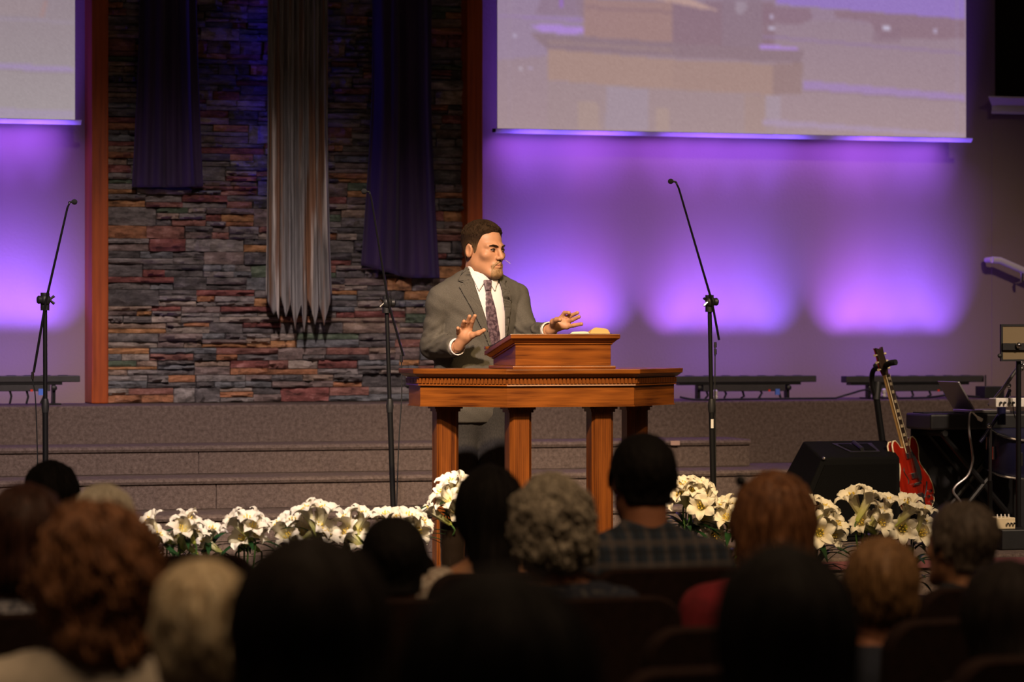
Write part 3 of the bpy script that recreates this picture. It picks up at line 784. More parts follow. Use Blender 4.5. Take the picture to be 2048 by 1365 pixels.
# legs with capitals
for (lx, ly) in ((-0.196, 0.10), (0.160, 0.10), (-0.196 - 0.218 - 0.02, 0.345), (0.160 + 0.245, 0.345)):
    cx, cy = PCX + lx, PFY + ly
    def octo(h, c): return [(-h + c, -h), (h - c, -h), (h, -h + c), (h, h - c), (h - c, h), (-h + c, h), (-h, h - c), (-h, -h + c)]
    mb = MB(PL); mb.prism(octo(0.047, 0.014), lambda x, y: (cx + x, cy + y, Z_ST + 0.05), lambda x, y: (cx + x, cy + y, zb_ - 0.02))
    lg = mb.build('leg', 'oak_z', pul)
    mb = MB(PL); mb.prism(octo(0.060, 0.008), lambda x, y: (cx + x, cy + y, zb_ - 0.014), lambda x, y: (cx + x, cy + y, zb_ - 0.0035))
    mb.prism(octo(0.053, 0.010), lambda x, y: (cx + x, cy + y, zb_ - 0.026), lambda x, y: (cx + x, cy + y, zb_ - 0.0142)); mb.build('capital', 'oak_z', lg)
    mb = MB(PL); mb.prism(octo(0.058, 0.012), lambda x, y: (cx + x, cy + y, Z_ST + 0.05), lambda x, y: (cx + x, cy + y, Z_ST + 0.085)); mb.build('plinth_block', 'oak_z', lg)
slab(MB(PL), 0.0, -0.01, Z_ST + 0.0005, Z_ST + 0.0495).build('base', 'oak_x', pul, bevel=0.004)
# reading desk on the table: front higher than the speaker's side
tD = tdepth(1126, PFY + 0.07); zd = lambda py: CZ + (HZ - py) * tD / F
Y0, Y1 = PFY + 0.06, PFY + 0.36
xd0, xd1 = wx(1031, Y0), wx(1222, Y0)
zf = zd(690); zr = zf - 0.060
mb = MB(PL)
sec = [(Y0, zt_ + 0.0135), (Y1, zt_ + 0.0135), (Y1, zr), (Y0, zf)]
mb.prism(sec, lambda y, z: (xd0, y, z), lambda y, z: (xd1, y, z)); desk = mb.build('reading_desk', 'oak_x', pul, bevel=0.002)
MB(PL).box(xd0 - 0.016, xd1 + 0.016, Y0 - 0.016, Y1 + 0.016, zt_ + 0.0005, zt_ + 0.013).build('desk_plinth', 'oak_x', pul, bevel=0.003)
sl = (zr - zf) / (Y1 - Y0)
def dz_(y, up): return zf + sl * (y - Y0) + up
def desk_slab(e, u0, u1, name, par, e2=None):
    e2 = e if e2 is None else e2
    mb = MB(PL)
    vs = []
    for (ee, up) in ((e, u0), (e2, u1)):
        for (x, y) in ((xd0 - ee, Y0 - ee), (xd1 + ee, Y0 - ee), (xd1 + ee, Y1 + ee), (xd0 - ee, Y1 + ee)): vs.append((x, y, dz_(y, up)))
    mb.add(vs, [(3, 2, 1, 0), (4, 5, 6, 7), (0, 1, 5, 4), (1, 2, 6, 5), (2, 3, 7, 6), (3, 0, 4, 7)])
    return mb.build(name, 'oak_x', par, bevel=0.002)
desk_slab(0.006, 0.0005, 0.007, 'bead', desk)
desk_slab(0.010, 0.0072, 0.020, 'cove', desk, 0.024)
desk_slab(0.030, 0.0202, 0.038, 'desk_top', desk)
mb = MB(PL); mb.box(xd0 - 0.03, xd1 + 0.03, Y1 + 0.012, Y1 + 0.030, dz_(Y1, 0.0385), dz_(Y1, 0.052)); mb.build('book_ledge', 'oak_x', desk)
TOP = lambda y, up=0.0: dz_(y, 0.0385 + up)
# open bible
bx = wx(1163, Y0 + 0.1); by0, by1 = Y0 - 0.005, Y0 + 0.17
bib = thing('open_book', (bx, (by0 + by1) / 2, TOP((by0 + by1) / 2)), 'open bible with gilt page edges lying on the reading desk', 'book')
def page_block(name, sgn, mat, w0, hmax):
    mb = MB(bib.location); n = 10
    prof = [(0.0, 0.006)] + [(w0 * k / n, 0.006 + hmax * float(np.interp(k / n, [0, .12, .3, .8, .9, 1], [.2, .8, 1, .8, .65, .1]))) for k in range(1, n + 1)] + [(w0, 0.005)]
    prof = [(bx + sgn * x, z) for x, z in prof]
    mb.prism(prof, lambda x, z: (x, by0, TOP(by0, z)), lambda x, z: (x, by1, TOP(by1, z)))
    return mb.build(name, mat, bib, smooth=True, sharp=40)
page_block('page_block', -1, 'paper', 0.085, 0.010); page_block('page_block', 1, 'gilt', 0.088, 0.026)
mb = MB(bib.location)
for (x0, x1) in ((bx - 0.093, bx + 0.095),):
    vs = [(x, y, TOP(y, u)) for u in (0.0005, 0.0045) for (x, y) in ((x0, by0 - 0.006), (x1, by0 - 0.006), (x1, by1 + 0.006), (x0, by1 + 0.006))]
    mb.add(vs, [(3, 2, 1, 0), (4, 5, 6, 7), (0, 1, 5, 4), (1, 2, 6, 5), (2, 3, 7, 6), (3, 0, 4, 7)])
mb.build('cover', 'leather', bib)
# folder of notes on the other side
fx0, fx1 = xd0 - 0.022, xd0 + 0.15; fy0, fy1 = Y0 + 0.02, Y1 - 0.005
fo = thing('notes_folder', ((fx0 + fx1) / 2, (fy0 + fy1) / 2, TOP((fy0 + fy1) / 2)), 'black folder with white notes lying on the reading desk', 'folder')
def sheet(x0, x1, y0, y1, u0, u1, name, mat):
    mb = MB(fo.location)
    vs = [(x, y, TOP(y, u)) for u in (u0, u1) for (x, y) in ((x0, y0), (x1, y0), (x1, y1), (x0, y1))]
    mb.add(vs, [(3, 2, 1, 0), (4, 5, 6, 7), (0, 1, 5, 4), (1, 2, 6, 5), (2, 3, 7, 6), (3, 0, 4, 7)]); return mb.build(name, mat, fo)
sheet(fx0, fx1, fy0, fy1, 0.0005, 0.008, 'cover', 'leather'); sheet(fx0 + 0.01, fx1 - 0.008, fy0 + 0.008, fy1 - 0.01, 0.0082, 0.011, 'notes', 'paper')

# ------------------------------------------------------------------ microphone stands
def mic_stand(name, Y, foot, clamp, tip, tail, cable, label, plug=False, zfoot=Z_ST, base=None):
    a, c, t = wp(*foot, Y), wp(*clamp, Y), wp(*tip, Y - 0.1)
    dirn = (a - c) / (a.z - c.z)
    ft = c + dirn * (zfoot - c.z)
    root = thing('microphone_stand', ft, label, 'microphone stand'); L = ft
    mid = c + dirn * (wz(clamp[0], 812, Y) - c.z)
    MB(L).tube([mid + Vector((0, 0, 0.0)), ft + Vector((0, 0, 0.03))], 0.0125, 12).build('lower_tube', 'black_metal', root, smooth=True)
    MB(L).tube([c, mid], 0.0095, 12).build('pole', 'black_metal', root, smooth=True)
    MB(L).tube([mid + Vector((0, 0, 0.03)), mid, mid - Vector((0, 0, 0.03))], [0.012, 0.017, 0.014], 12).build('clutch', 'black_plastic', root, smooth=True)
    MB(L).lathe([(0.13, 0.0005), (0.135, 0.006), (0.13, 0.014), (0.03, 0.024), (0.016, 0.045)], ft, 28).build('base', 'black_metal', root, smooth=True, sharp=40)
    cl = MB(L); cl.tube([c + Vector((0, 0, -0.045)), c + Vector((0, 0, 0.03))], 0.019, 12)
    cl.ball(c + Vector((0.0, -0.012, 0.0)), (0.024, 0.02, 0.024), 10)
    cl.build('clamp', 'black_plastic', root, smooth=True)
    sg = -1 if tip[0] > clamp[0] else 1
    MB(L).lathe([(0.006, 0), (0.016, 0.006), (0.018, 0.018), (0.012, 0.024)], c + Vector((0.012 * sg, -0.01, 0.0)), 12, rot3('Y', sg * math.pi / 2)).build('clamp_knob', 'black_plastic', root, smooth=True)
    for dz in (-0.018, 0.016):
        MB(L).tube([c + Vector((-0.016 * sg, -0.02, 0.0)), c + Vector((-0.036 * sg, -0.022, dz))], [0.004, 0.006], 8).build('wing_nut', 'chrome', root, smooth=True)
    side = Vector((0, -0.03, 0))
    d = (t - c).normalized()
    tl = wp(*tail, Y + 0.05) if tail else c - d * 0.25
    # gooseneck bend at the top
    hx = 1 if tip[0] > clamp[0] else -1
    k1 = c + (t - c) * 0.94 + side * 0.3 + Vector((-0.018 * hx, 0, 0))
    MB(L).tube([tl + side, c + side, k1], [0.0055, 0.0055, 0.0045], 8).build('boom', 'black_metal', root, smooth=True)
    pts = curve_pts([k1, k1 + (k1 - c).normalized() * 0.02 + Vector((0.004 * hx, 0, 0)), t + Vector((-0.016 * hx, 0, -0.002)), t], 18)
    MB(L).tube(pts, 0.0042, 8).build('gooseneck', 'black_metal', root, smooth=True)
    MB(L).ball(t + Vector((0.006 * hx, 0, 0)), (0.013, 0.013, 0.012), 10).build('windscreen', 'foam', root, smooth=True)
    if cable:
        pts = curve_pts([wp(*q, Y + 0.02) for q in cable], 40)
        MB(L).tube(pts, 0.0028, 6).build('cable', 'black_plastic', root, smooth=True)
        for k in (0.02, 0.10):
            q = pts[int(len(pts) * k)]
            MB(L).tube([q + Vector((0, -0.004, 0.012)), q + Vector((0, -0.004, -0.012))], [0.006, 0.007], 8).build('connector', 'chrome', root, smooth=True)
    if base:
        p = wp(*base, Y - 0.014); MB(L).box(p.x - 0.006, p.x + 0.006, p.y - 0.003, p.y, p.z - 0.02, p.z + 0.02).build('sticker', 'white_plastic', root, label='white sticker')
    return root
mic_stand('m', 13.55, (91, 920), (90, 600), (146, 404), (65, 745), [(65, 750), (66, 765), (71, 800), (75, 920), (78, 1120)], 'boom microphone stand beside the outer wooden post')
mic_stand('m', 13.45, (786, 1010), (773, 606), (731, 383), (803, 712), [(802, 716), (803, 735), (803, 800), (797, 900), (790, 1120)], 'boom microphone stand in front of the stone panel')
mic_stand('m', 13.15, (1426, 985), (1419, 604), (1344, 363), (1433, 680), [(1430, 690), (1430, 740), (1430, 800), (1431, 900), (1432, 1120)], 'boom microphone stand in front of the purple wall', base=(1424, 848))

# ------------------------------------------------------------------ floor monitor
Ym = 13.6
xa, xb_ = wx(1572, Ym), wx(1803, Ym)
fm = thing('floor_monitor', ((xa + xb_) / 2, Ym + 0.2, Z_BR), 'black wedge floor monitor with recessed handle beside the guitar', 'speaker')
L = fm.location
ztop_, zlow = wz(1690, 882, Ym + 0.28), Z_BR + 0.004
zmid = wz(1690, 916, Ym + 0.05)
wl = xb_ - xa
# trapezoid box: sloping ends at one side as seen, lid tilting forward
def W3(x, y, z): return (x, y, z)
vs = [(xa, Ym, zlow), (xb_, Ym, zlow), (xb_, Ym + 0.42, zlow), (xa, Ym + 0.42, zlow),
      (wx(1648, Ym), Ym + 0.02, zmid), (wx(1803, Ym), Ym + 0.02, zmid), (wx(1774, Ym + 0.3), Ym + 0.30, ztop_), (wx(1606, Ym + 0.3), Ym + 0.30, ztop_)]
MB(L).add(vs, [(3, 2, 1, 0), (4, 5, 6, 7), (0, 1, 5, 4), (1, 2, 6, 5), (2, 3, 7, 6), (3, 0, 4, 7)]).build('cabinet', 'speaker_box', fm, bevel=0.008)
v0, v1, v4, v5, v6, v7 = [Vector(vs[i]) for i in (0, 1, 4, 5, 6, 7)]
def lid(u, v, up=0.0):
    p = (v4 * (1 - u) + v5 * u) * (1 - v) + (v7 * (1 - u) + v6 * u) * v
    n = (v5 - v4).cross(v7 - v4).normalized()
    return p + n * up
mb = MB(L); mb.prism([(0.42, 0.30), (0.80, 0.30), (0.78, 0.80), (0.30, 0.80)], lambda u, v: lid(u, v, 0.0005), lambda u, v: lid(u, v, 0.004)); mb.build('handle_plate', 'black_plastic', fm)
mb = MB(L); mb.prism([(0.45, 0.36), (0.56, 0.36), (0.50, 0.74), (0.36, 0.74)], lambda u, v: lid(u, v, 0.0045), lambda u, v: lid(u, v, 0.007)); mb.build('handle_recess', 'grille', fm)
mb = MB(L); mb.prism([(0.62, 0.36), (0.76, 0.36), (0.72, 0.74), (0.60, 0.74)], lambda u, v: lid(u, v, 0.0045), lambda u, v: lid(u, v, 0.007)); mb.build('handle_recess', 'grille', fm)
MB(L).tube([lid(0.58, 0.34, 0.012), lid(0.55, 0.76, 0.012)], 0.010, 8).build('handle', 'black_plastic', fm, smooth=True)
def frt(u, v, up=0.0):
    p = (v0 * (1 - u) + v1 * u) * (1 - v) + (v4 * (1 - u) + v5 * u) * v
    return p + Vector((0, -1, 0)) * up
mb = MB(L); mb.prism([(0.06, 0.06), (0.95, 0.06), (0.95, 0.92), (0.06, 0.92)], lambda u, v: frt(u, v, 0.0005), lambda u, v: frt(u, v, 0.006)); mb.build('grille', 'grille', fm)
MB(L).ball(v4 + Vector((0.006, -0.006, 0.0)), 0.009, 8).build('corner_rivet', 'chrome', fm, smooth=True)

# ------------------------------------------------------------------ guitar on its stand
YG = 13.72
gb, gt = wp(1846, 1024, YG), wp(1757, 690, YG + 0.12)
axis = (gt - gb).normalized(); Lg = (gt - gb).length
camx, camy = Vector((C_, -S_, 0)), Vector((S_, C_, 0))
an = math.radians(54)
nrm = camx * math.sin(an) - camy * math.cos(an)
nrm = (nrm - axis * nrm.dot(axis)).normalized()
sidev = axis.cross(nrm).normalized()                       # across the body
if sidev.dot(camx) < 0: sidev = -sidev
gui = thing('electric_guitar', (gb.x, gb.y, Z_BR), 'red hollow-body electric guitar with cream binding resting on its stand', 'guitar')
L = gui.location; SC_ = Lg / 1.05
def gp(x, y, z): return gb + (sidev * x + axis * y + nrm * z) * SC_
half = [(0.0, 0.0), (0.06, 0.002), (0.12, 0.015), (0.17, 0.05), (0.198, 0.105), (0.20, 0.15), (0.185, 0.20), (0.15, 0.245), (0.125, 0.28), (0.118, 0.305), (0.125, 0.335), (0.142, 0.365), (0.15, 0.40), (0.142, 0.435), (0.12, 0.455), (0.095, 0.455), (0.075, 0.435), (0.060, 0.41), (0.035, 0.405)]
outl = half + [(-x, y) for x, y in reversed(half[1:])]
def gslab(name, poly, z0, z1, mat, par, bevel=0, label=None):
    mb = MB(L); mb.prism(poly, lambda x, y: gp(x, y, z0), lambda x, y: gp(x, y, z1)); return mb.build(name, mat, par, bevel=bevel, label=label)
body = gslab('body', outl, -0.040, -0.0005, 'red_lacquer', gui, 0.004)
big = [(x * 1.012, 0.2275 + (y - 0.2275) * 1.008) for x, y in outl]
for z in (-0.006, -0.039):
    mb = MB(L); n = len(big)
    pts = [gp(x, y, z) for x, y in big] + [gp(*big[0], z)]
    mb.tube(pts, 0.0042, 6, cap=False); mb.build('binding', 'cream', gui, smooth=True)
for sg in (-1, 1):
    fh = [(sg * (0.085 + 0.012 * math.sin(q)), 0.235 + q * 0.017) for q in np.linspace(-3, 3, 12)]
    MB(L).tube([gp(x, y, 0.0005) for x, y in fh], [0.002, .003, .004, .0035, .003, .003, .003, .003, .0035, .004, .003, .002], 6).build('sound_hole', 'fretboard', gui, smooth=True)
gslab('pickguard', [(0.03, 0.17), (0.075, 0.20), (0.085, 0.26), (0.06, 0.34), (0.03, 0.39)], 0.010, 0.013, 'black_plastic', gui)
for y in (0.35, 0.225):
    pk = gslab('pickup', [(-0.036, y - 0.018), (0.036, y - 0.018), (0.036, y + 0.018), (-0.036, y + 0.018)], 0.0, 0.012, 'chrome', gui, 0.002)
gslab('bridge', [(-0.045, 0.165), (0.045, 0.165), (0.045, 0.18), (-0.045, 0.18)], 0.0, 0.018, 'chrome', gui, 0.002)
gslab('tailpiece', [(-0.03, 0.0), (0.03, 0.0), (0.036, 0.06), (0.05, 0.10), (0.03, 0.115), (-0.03, 0.115), (-0.05, 0.10), (-0.036, 0.06)], 0.0, 0.014, 'chrome', gui, 0.003)
MB(L).tube([gp(0.01, 0.08, 0.03), gp(0.05, 0.13, 0.035), (gp(0.085, 0.17, 0.03))], 0.004, 8).build('vibrato_arm', 'chrome', gui, smooth=True)
for (x, y) in ((0.10, 0.08), (0.14, 0.11), (0.125, 0.045), (0.165, 0.08)):
    MB(L).tube([gp(x, y, 0.0), gp(x, y, 0.014)], [0.010, 0.008], 10).build('knob', 'chrome', gui, smooth=True)
gslab('neck', [(-0.026, 0.40), (0.026, 0.40), (0.021, 0.86), (-0.021, 0.86)], -0.018, 0.004, 'maple', gui, 0.003)
fb = gslab('fretboard', [(-0.027, 0.37), (0.027, 0.37), (0.022, 0.86), (-0.022, 0.86)], 0.0045, 0.010, 'fretboard', gui)
for k, y in enumerate((0.42, 0.48, 0.535, 0.585, 0.63, 0.69, 0.75, 0.80, 0.835)):
    gslab('inlay', [(-0.012, y - 0.009), (0.014, y - 0.009), (0.014, y + 0.009), (-0.012, y + 0.009)], 0.0101, 0.0108, 'cream', fb)
for sg in (-1, 1):
    MB(L).tube([gp(sg * 0.0272, 0.37, 0.008), gp(sg * 0.0222, 0.86, 0.008)], 0.0022, 6).build('neck_binding', 'cream', gui, smooth=True)
hs = gslab('headstock', [(-0.022, 0.86), (0.022, 0.86), (0.042, 0.92), (0.036, 0.99), (0.042, 1.035), (0.0, 1.02), (-0.042, 1.035), (-0.036, 0.99), (-0.042, 0.92)], -0.014, 0.002, 'fretboard', gui, 0.002)
gslab('headstock_back', [(-0.022, 0.86), (0.022, 0.86), (0.042, 0.92), (0.036, 0.99), (0.042, 1.035), (0.0, 1.02), (-0.042, 1.035), (-0.036, 0.99), (-0.042, 0.92)], -0.019, -0.0142, 'red_lacquer', gui)
for sg in (-1, 1):
    for y in (0.90, 0.945, 0.99):
        MB(L).tube([gp(sg * 0.036, y, -0.008), gp(sg * 0.054, y, -0.008), gp(sg * 0.066, y, -0.008)], [0.003, 0.004, 0.007], 8).build('tuning_peg', 'cream', gui, smooth=True)
for k in range(6):
    x = -0.018 + 0.0072 * k
    MB(L).tube([gp(x * 1.2, 0.11, 0.015), gp(x * 1.2, 0.172, 0.021), gp(x * 0.85, 0.865, 0.013)], 0.0008, 4).build('string', 'chrome', gui)
# guitar stand
YG0 = YG; YG = 13.98; gs0 = wp(1765, 885, YG + 0.12); gs1 = wp(1745, 742, YG + 0.12); gst = thing('guitar_stand', (gs0.x, gs0.y + 0.05, Z_BR), 'black guitar stand with padded neck yoke', 'stand')
L2 = gst.location
ftp = Vector((gs0.x + 0.05, gs0.y, Z_BR + 0.12))
MB(L2).tube([ftp, gs0, wp(1752, 790, YG + 0.12)], 0.016, 12).build('lower_tube', 'black_metal', gst, smooth=True)
MB(L2).tube(curve_pts([wp(1752, 800, YG + 0.12), wp(1744, 765, YG + 0.12), wp(1746, 743, YG + 0.11), wp(1757, 734, YG + 0.08)], 20), 0.0125, 12).build('upper_tube', 'black_metal', gst, smooth=True)
MB(L2).tube([wp(1752, 800, YG + 0.12), wp(1755, 765, YG + 0.13)], 0.02, 10).build('height_clamp', 'black_plastic', gst, smooth=True)
MB(L2).tube(curve_pts([wp(1754, 737, YG + 0.08), wp(1768, 733, YG - 0.1), wp(1780, 727, YG0 + 0.04), wp(1792, 725, YG0 + 0.0)], 16), 0.014, 10).build('neck_yoke', 'foam', gst, smooth=True)
MB(L2).ball(wp(1754, 732, YG + 0.06), (0.02, 0.02, 0.014), 10).build('yoke_joint', 'black_plastic', gst, smooth=True)
for aa in (0.3, 2.4, 4.5):
    MB(L2).tube([ftp, (ftp.x + 0.30 * math.cos(aa), ftp.y + 0.10 + 0.22 * math.sin(aa), Z_BR + 0.012)], 0.011, 8).build('leg', 'black_metal', gst, smooth=True)
for sg in (-1, 1):
    p = gp(sg * 0.06, -0.014, -0.02)
    MB(L2).tube([ftp, p + Vector((0, 0.05, 0)), p, p - Vector((0, 0.05, -0.01))], 0.010, 8).build('body_rest', 'foam', gst, smooth=True)

# ------------------------------------------------------------------ keyboard on its crossed stand, laptop and cables
YK = 13.75
kx0, kx1 = wx(1836, YK), wx(2110, YK)
kz = wz(1900, 846, YK)
kb = thing('keyboard', ((kx0 + kx1) / 2, YK, kz - 0.03), 'black keyboard instrument under the open laptop', 'keyboard')
MB(kb.location).box(kx0, kx1, YK - 0.14, YK + 0.14, kz - 0.03, kz + 0.045).build('case', 'black_plastic', kb, bevel=0.01)
MB(kb.location).box(kx0 + 0.02, kx1 - 0.02, YK - 0.02, YK + 0.10, kz + 0.0455, kz + 0.050).build('key_bed', 'black_cloth', kb)
MB(kb.location).box(kx0 + 0.02, kx1, YK + 0.115, YK + 0.125, Z_BR + 0.03, kz - 0.031).build('cloth_skirt', 'black_cloth', kb)
ks = thing('keyboard_stand', ((kx0 + kx1) / 2, YK, Z_BR), 'black crossed-leg stand under the keyboard', 'stand')
for yy in (YK - 0.10, YK + 0.06):
    for (a, bq) in ((wx(1865, YK), wx(2030, YK)), (wx(2030, YK), wx(1865, YK))):
        MB(ks.location).tube([(a, yy, Z_BR + 0.015), (bq, yy, kz - 0.046)], 0.014, 8).build('leg', 'black_metal', ks, smooth=True)
for xx in (wx(1865, YK), wx(2030, YK)):
    MB(ks.location).tube([(xx, YK - 0.16, Z_BR + 0.0145), (xx, YK + 0.16, Z_BR + 0.0145)], 0.014, 8).build('foot_bar', 'black_metal', ks, smooth=True)
    MB(ks.location).tube([(xx, YK - 0.14, kz - 0.0455), (xx, YK + 0.14, kz - 0.0455)], 0.015, 8).build('top_bar', 'foam', ks, smooth=True)
zl = kz + 0.0465
lp = thing('laptop', (wx(1950, YK), YK, zl), 'open silver laptop seen edge-on, lid tilted back', 'laptop')
a0, a1 = wp(1926, 826, YK), wp(1990, 826, YK)
zl0 = max(zl + 0.001, a0.z - 0.01)
MB(lp.location).box(a0.x - 0.005, a1.x + 0.02, YK - 0.12, YK + 0.10, zl0 - 0.0, zl0 + 0.014).build('base', 'aluminium', lp, bevel=0.003)
tp0, tp1 = wp(1925, 824, YK - 0.12), wp(1894, 768, YK - 0.12)
d = tp1 - tp0
mb = MB(lp.location)
vs = []
for yy in (YK - 0.12, YK + 0.10):
    for q in (Vector((a0.x - 0.004, yy, zl0 + 0.015)), Vector((a0.x + 0.004, yy, zl0 + 0.017)), Vector((a0.x + 0.004 + d.x, yy, zl0 + 0.017 + d.z)), Vector((a0.x - 0.006 + d.x, yy, zl0 + 0.015 + d.z))):
        vs.append(q)
mb.add(vs, [(0, 1, 2, 3), (7, 6, 5, 4), (0, 4, 5, 1), (1, 5, 6, 2), (2, 6, 7, 3), (3, 7, 4, 0)]); mb.build('lid', 'aluminium', lp, bevel=0.002)
cb = thing('power_cable', wp(1940, 826, YK - 0.16), 'pale grey cable hanging in a loop from the laptop', 'cable')
Yc = YK - 0.17
MB(cb.location).tube(curve_pts([wp(q[0], q[1], Yc) for q in ((1948, 824), (1940, 828), (1938, 860), (1944, 900), (1945, 925), (1935, 952), (1912, 972), (1907, 985), (1918, 1000), (1935, 1030))], 60), 0.006, 8).build('lead', 'aluminium', cb, smooth=True)
MB(cb.location).tube([wp(1944, 824, Yc), wp(1953, 833, Yc - 0.01), wp(1958, 838, Yc - 0.01), wp(1964, 841, Yc - 0.01)], [0.004, 0.004, 0.010, 0.009], 8).build('plug', 'white_plastic', cb, smooth=True)
# wireless receiver on the platform
YR = 15.95
r0, r1 = wp(1960, 790, YR), wp(1999, 773, YR)
rc = thing('wireless_receiver', ((r0.x + r1.x) / 2, YR, Z_PL), 'small black receiver box with stub antenna on the platform', 'receiver')
MB(rc.location).box(r0.x, r1.x, YR - 0.06, YR + 0.06, Z_PL + 0.001, r1.z).build('case', 'black_plastic', rc, bevel=0.004)
p = wp(1971, 773, YR); MB(rc.location).tube([p, p + Vector((0, 0, 0.062))], 0.0045, 8).build('antenna', 'black_plastic', rc, smooth=True)

# ------------------------------------------------------------------ tablet stand, mixer, chrome boom and drum at the picture edge
YT = 13.2
ts = thing('tablet_stand', (wx(2037, YT), YT, Z_BR), 'black stand holding a framed tablet at the picture edge', 'stand')
L = ts.location
MB(L).tube([wp(2037, 690, YT), Vector((wx(2037, YT), YT, Z_BR + 0.03))], 0.012, 12).build('pole', 'black_metal', ts, smooth=True)
MB(L).lathe([(0.14, 0.0005), (0.14, 0.01), (0.03, 0.022), (0.014, 0.05)], (wx(2037, YT), YT, Z_BR), 24).build('base', 'black_metal', ts, smooth=True, sharp=40)
q0, q1 = wp(2002, 723, YT - 0.03), wp(2104, 649, YT - 0.03)
fr = 0.010
yq = YT - 0.03
MB(L).box(q0.x, q0.x + fr, yq, yq + 0.012, q0.z, q1.z).build('frame_side', 'black_plastic', ts)
MB(L).box(q1.x - fr, q1.x, yq, yq + 0.012, q0.z, q1.z).build('frame_side', 'black_plastic', ts)
MB(L).box(q0.x + fr, q1.x - fr, yq, yq + 0.012, q1.z - 0.009, q1.z).build('frame_rail', 'black_plastic', ts)
MB(L).box(q0.x + fr, q1.x - fr, yq, yq + 0.012, q0.z, q0.z + 0.008).build('frame_rail', 'black_plastic', ts)
MB(L).box(q0.x + fr + 0.0005, q1.x - fr - 0.0005, yq + 0.004, yq + 0.010, q0.z + 0.0085, q1.z - 0.0095).build('panel', 'beige_panel', ts)
zc_ = wz(2040, 693, YT)
MB(L).box(q0.x + 0.004, q1.x - 0.004, yq - 0.012, yq - 0.0005, zc_ - 0.016, zc_ + 0.014).build('cross_bar', 'black_plastic', ts)
MB(L).ball(wp(2037, 691, YT - 0.05), 0.014, 10).build('joint', 'chrome', ts, smooth=True)
MB(L).ball((q0.x - 0.006, yq, wz(2000, 712, yq)), (0.012, 0.008, 0.010), 8).build('clip', 'black_plastic', ts, smooth=True)

YX = 13.25
x0m, x1m = wx(1995, YX), wx(2075, YX)
mxr = thing('personal_mixer', ((x0m + x1m) / 2, YX, wz(2030, 815, YX)), 'small white mixer box with black knobs on the stand', 'mixer')
L = mxr.location; zt2, zb2 = wz(2030, 797, YX), wz(2030, 815, YX)
MB(L).box(x0m, x1m, YX + 0.016, YX + 0.09, zb2, zt2).build('case', 'white_plastic', mxr, bevel=0.004)
for k, px in enumerate((2001, 2009, 2018, 2026, 2052, 2062)):
    p = wp(px, 806, YX + 0.012); MB(L).tube([p, p + Vector((0, -0.012, 0))], [0.006, 0.005], 8).build('knob', 'black_plastic', mxr, smooth=True)
MB(L).tube([wp(2026, 808, YX), wp(2027, 825, YX - 0.01), wp(2031, 838, YX)], 0.002, 6).build('cable', 'black_plastic', mxr)
YB_ = 13.45
bs = thing('boom_stand', (wx(1995, YB_), YB_, Z_BR), 'chrome cymbal boom stand crossing behind the tablet stand', 'stand')
L = bs.location
MB(L).tube([wp(1960, 885, YB_), wp(1985, 850, YB_), wp(2003, 822, YB_), wp(2020, 780, YB_)], 0.008, 10).build('lower_arm', 'blue_shell', bs, smooth=True)
MB(L).tube([wp(1978, 812, YB_), wp(2005, 780, YB_), wp(2022, 755, YB_), wp(2036, 735, YB_), wp(2075, 668, YB_)], 0.009, 10).build('boom_arm', 'aluminium', bs, smooth=True)
for (px, py) in ((2018, 772), (1979, 853), (2047, 731), (2043, 738)):
    MB(L).ball(wp(px, py, YB_ - 0.012), (0.012, 0.010, 0.012), 8).build('wing_bolt', 'chrome', bs, smooth=True)
MB(L).tube([wp(2019, 778, YB_), wp(2018, 792, YB_)], [0.007, 0.009], 8).build('wing_bolt', 'chrome', bs, smooth=True)
MB(L).tube([wp(1981, 855, YB_), wp(1980, 962, YB_)], 0.008, 8).build('upright', 'chrome', bs, smooth=True)
MB(L).tube([wp(1980, 962, YB_), Vector((wx(1980, YB_), YB_, Z_BR + 0.12))], 0.012, 8).build('lower_tube', 'black_metal', bs, smooth=True)
for aa in (0.5, 2.6, 4.7):
    c = Vector((wx(1980, YB_), YB_, Z_BR + 0.13)); MB(L).tube([c, (c.x + 0.18 * math.cos(aa), c.y + 0.18 * math.sin(aa), Z_BR + 0.010)], 0.009, 8).build('leg', 'chrome', bs, smooth=True)
MB(L).tube([wp(2003, 815, YB_), wp(2003, 850, YB_)], 0.02, 10).build('clamp', 'blue_shell', bs, smooth=True)
# small tom drum below the mixer
YD = 13.62
dr = wp(2030, 900, YD); DM = rot3('X', math.radians(18))
dt = thing('tom_drum', (dr.x, YD, dr.z - 0.1), 'dark blue tom drum with chrome lugs at the picture edge', 'drum')
MB(dt.location).lathe([(0.125, -0.10), (0.13, -0.09), (0.13, 0.09), (0.125, 0.10)], dr, 28, DM).build('shell', 'blue_shell', dt, smooth=True, sharp=40)
for z in (-0.095, 0.095):
    pts = [Vector(dr) + DM @ Vector((0.135 * math.cos(t), 0.135 * math.sin(t), z)) for t in np.linspace(0, 2 * math.pi, 25)]
    MB(dt.location).tube(pts, 0.006, 6, cap=False).build('hoop', 'chrome', dt, smooth=True)
for t in np.linspace(0, 2 * math.pi, 7)[:-1]:
    p = Vector(dr) + DM @ Vector((0.137 * math.cos(t + 0.3), 0.137 * math.sin(t + 0.3), 0))
    MB(dt.location).tube([p + Vector((0, 0, -0.03)), p + Vector((0, 0, 0.03))], 0.007, 8).build('lug', 'chrome', dt, smooth=True)
MB(dt.location).tube([Vector(dr) + Vector((0, 0, -0.09)), Vector((dr.x, YD, Z_BR + 0.01))], 0.012, 8).build('leg', 'black_metal', dt, smooth=True)
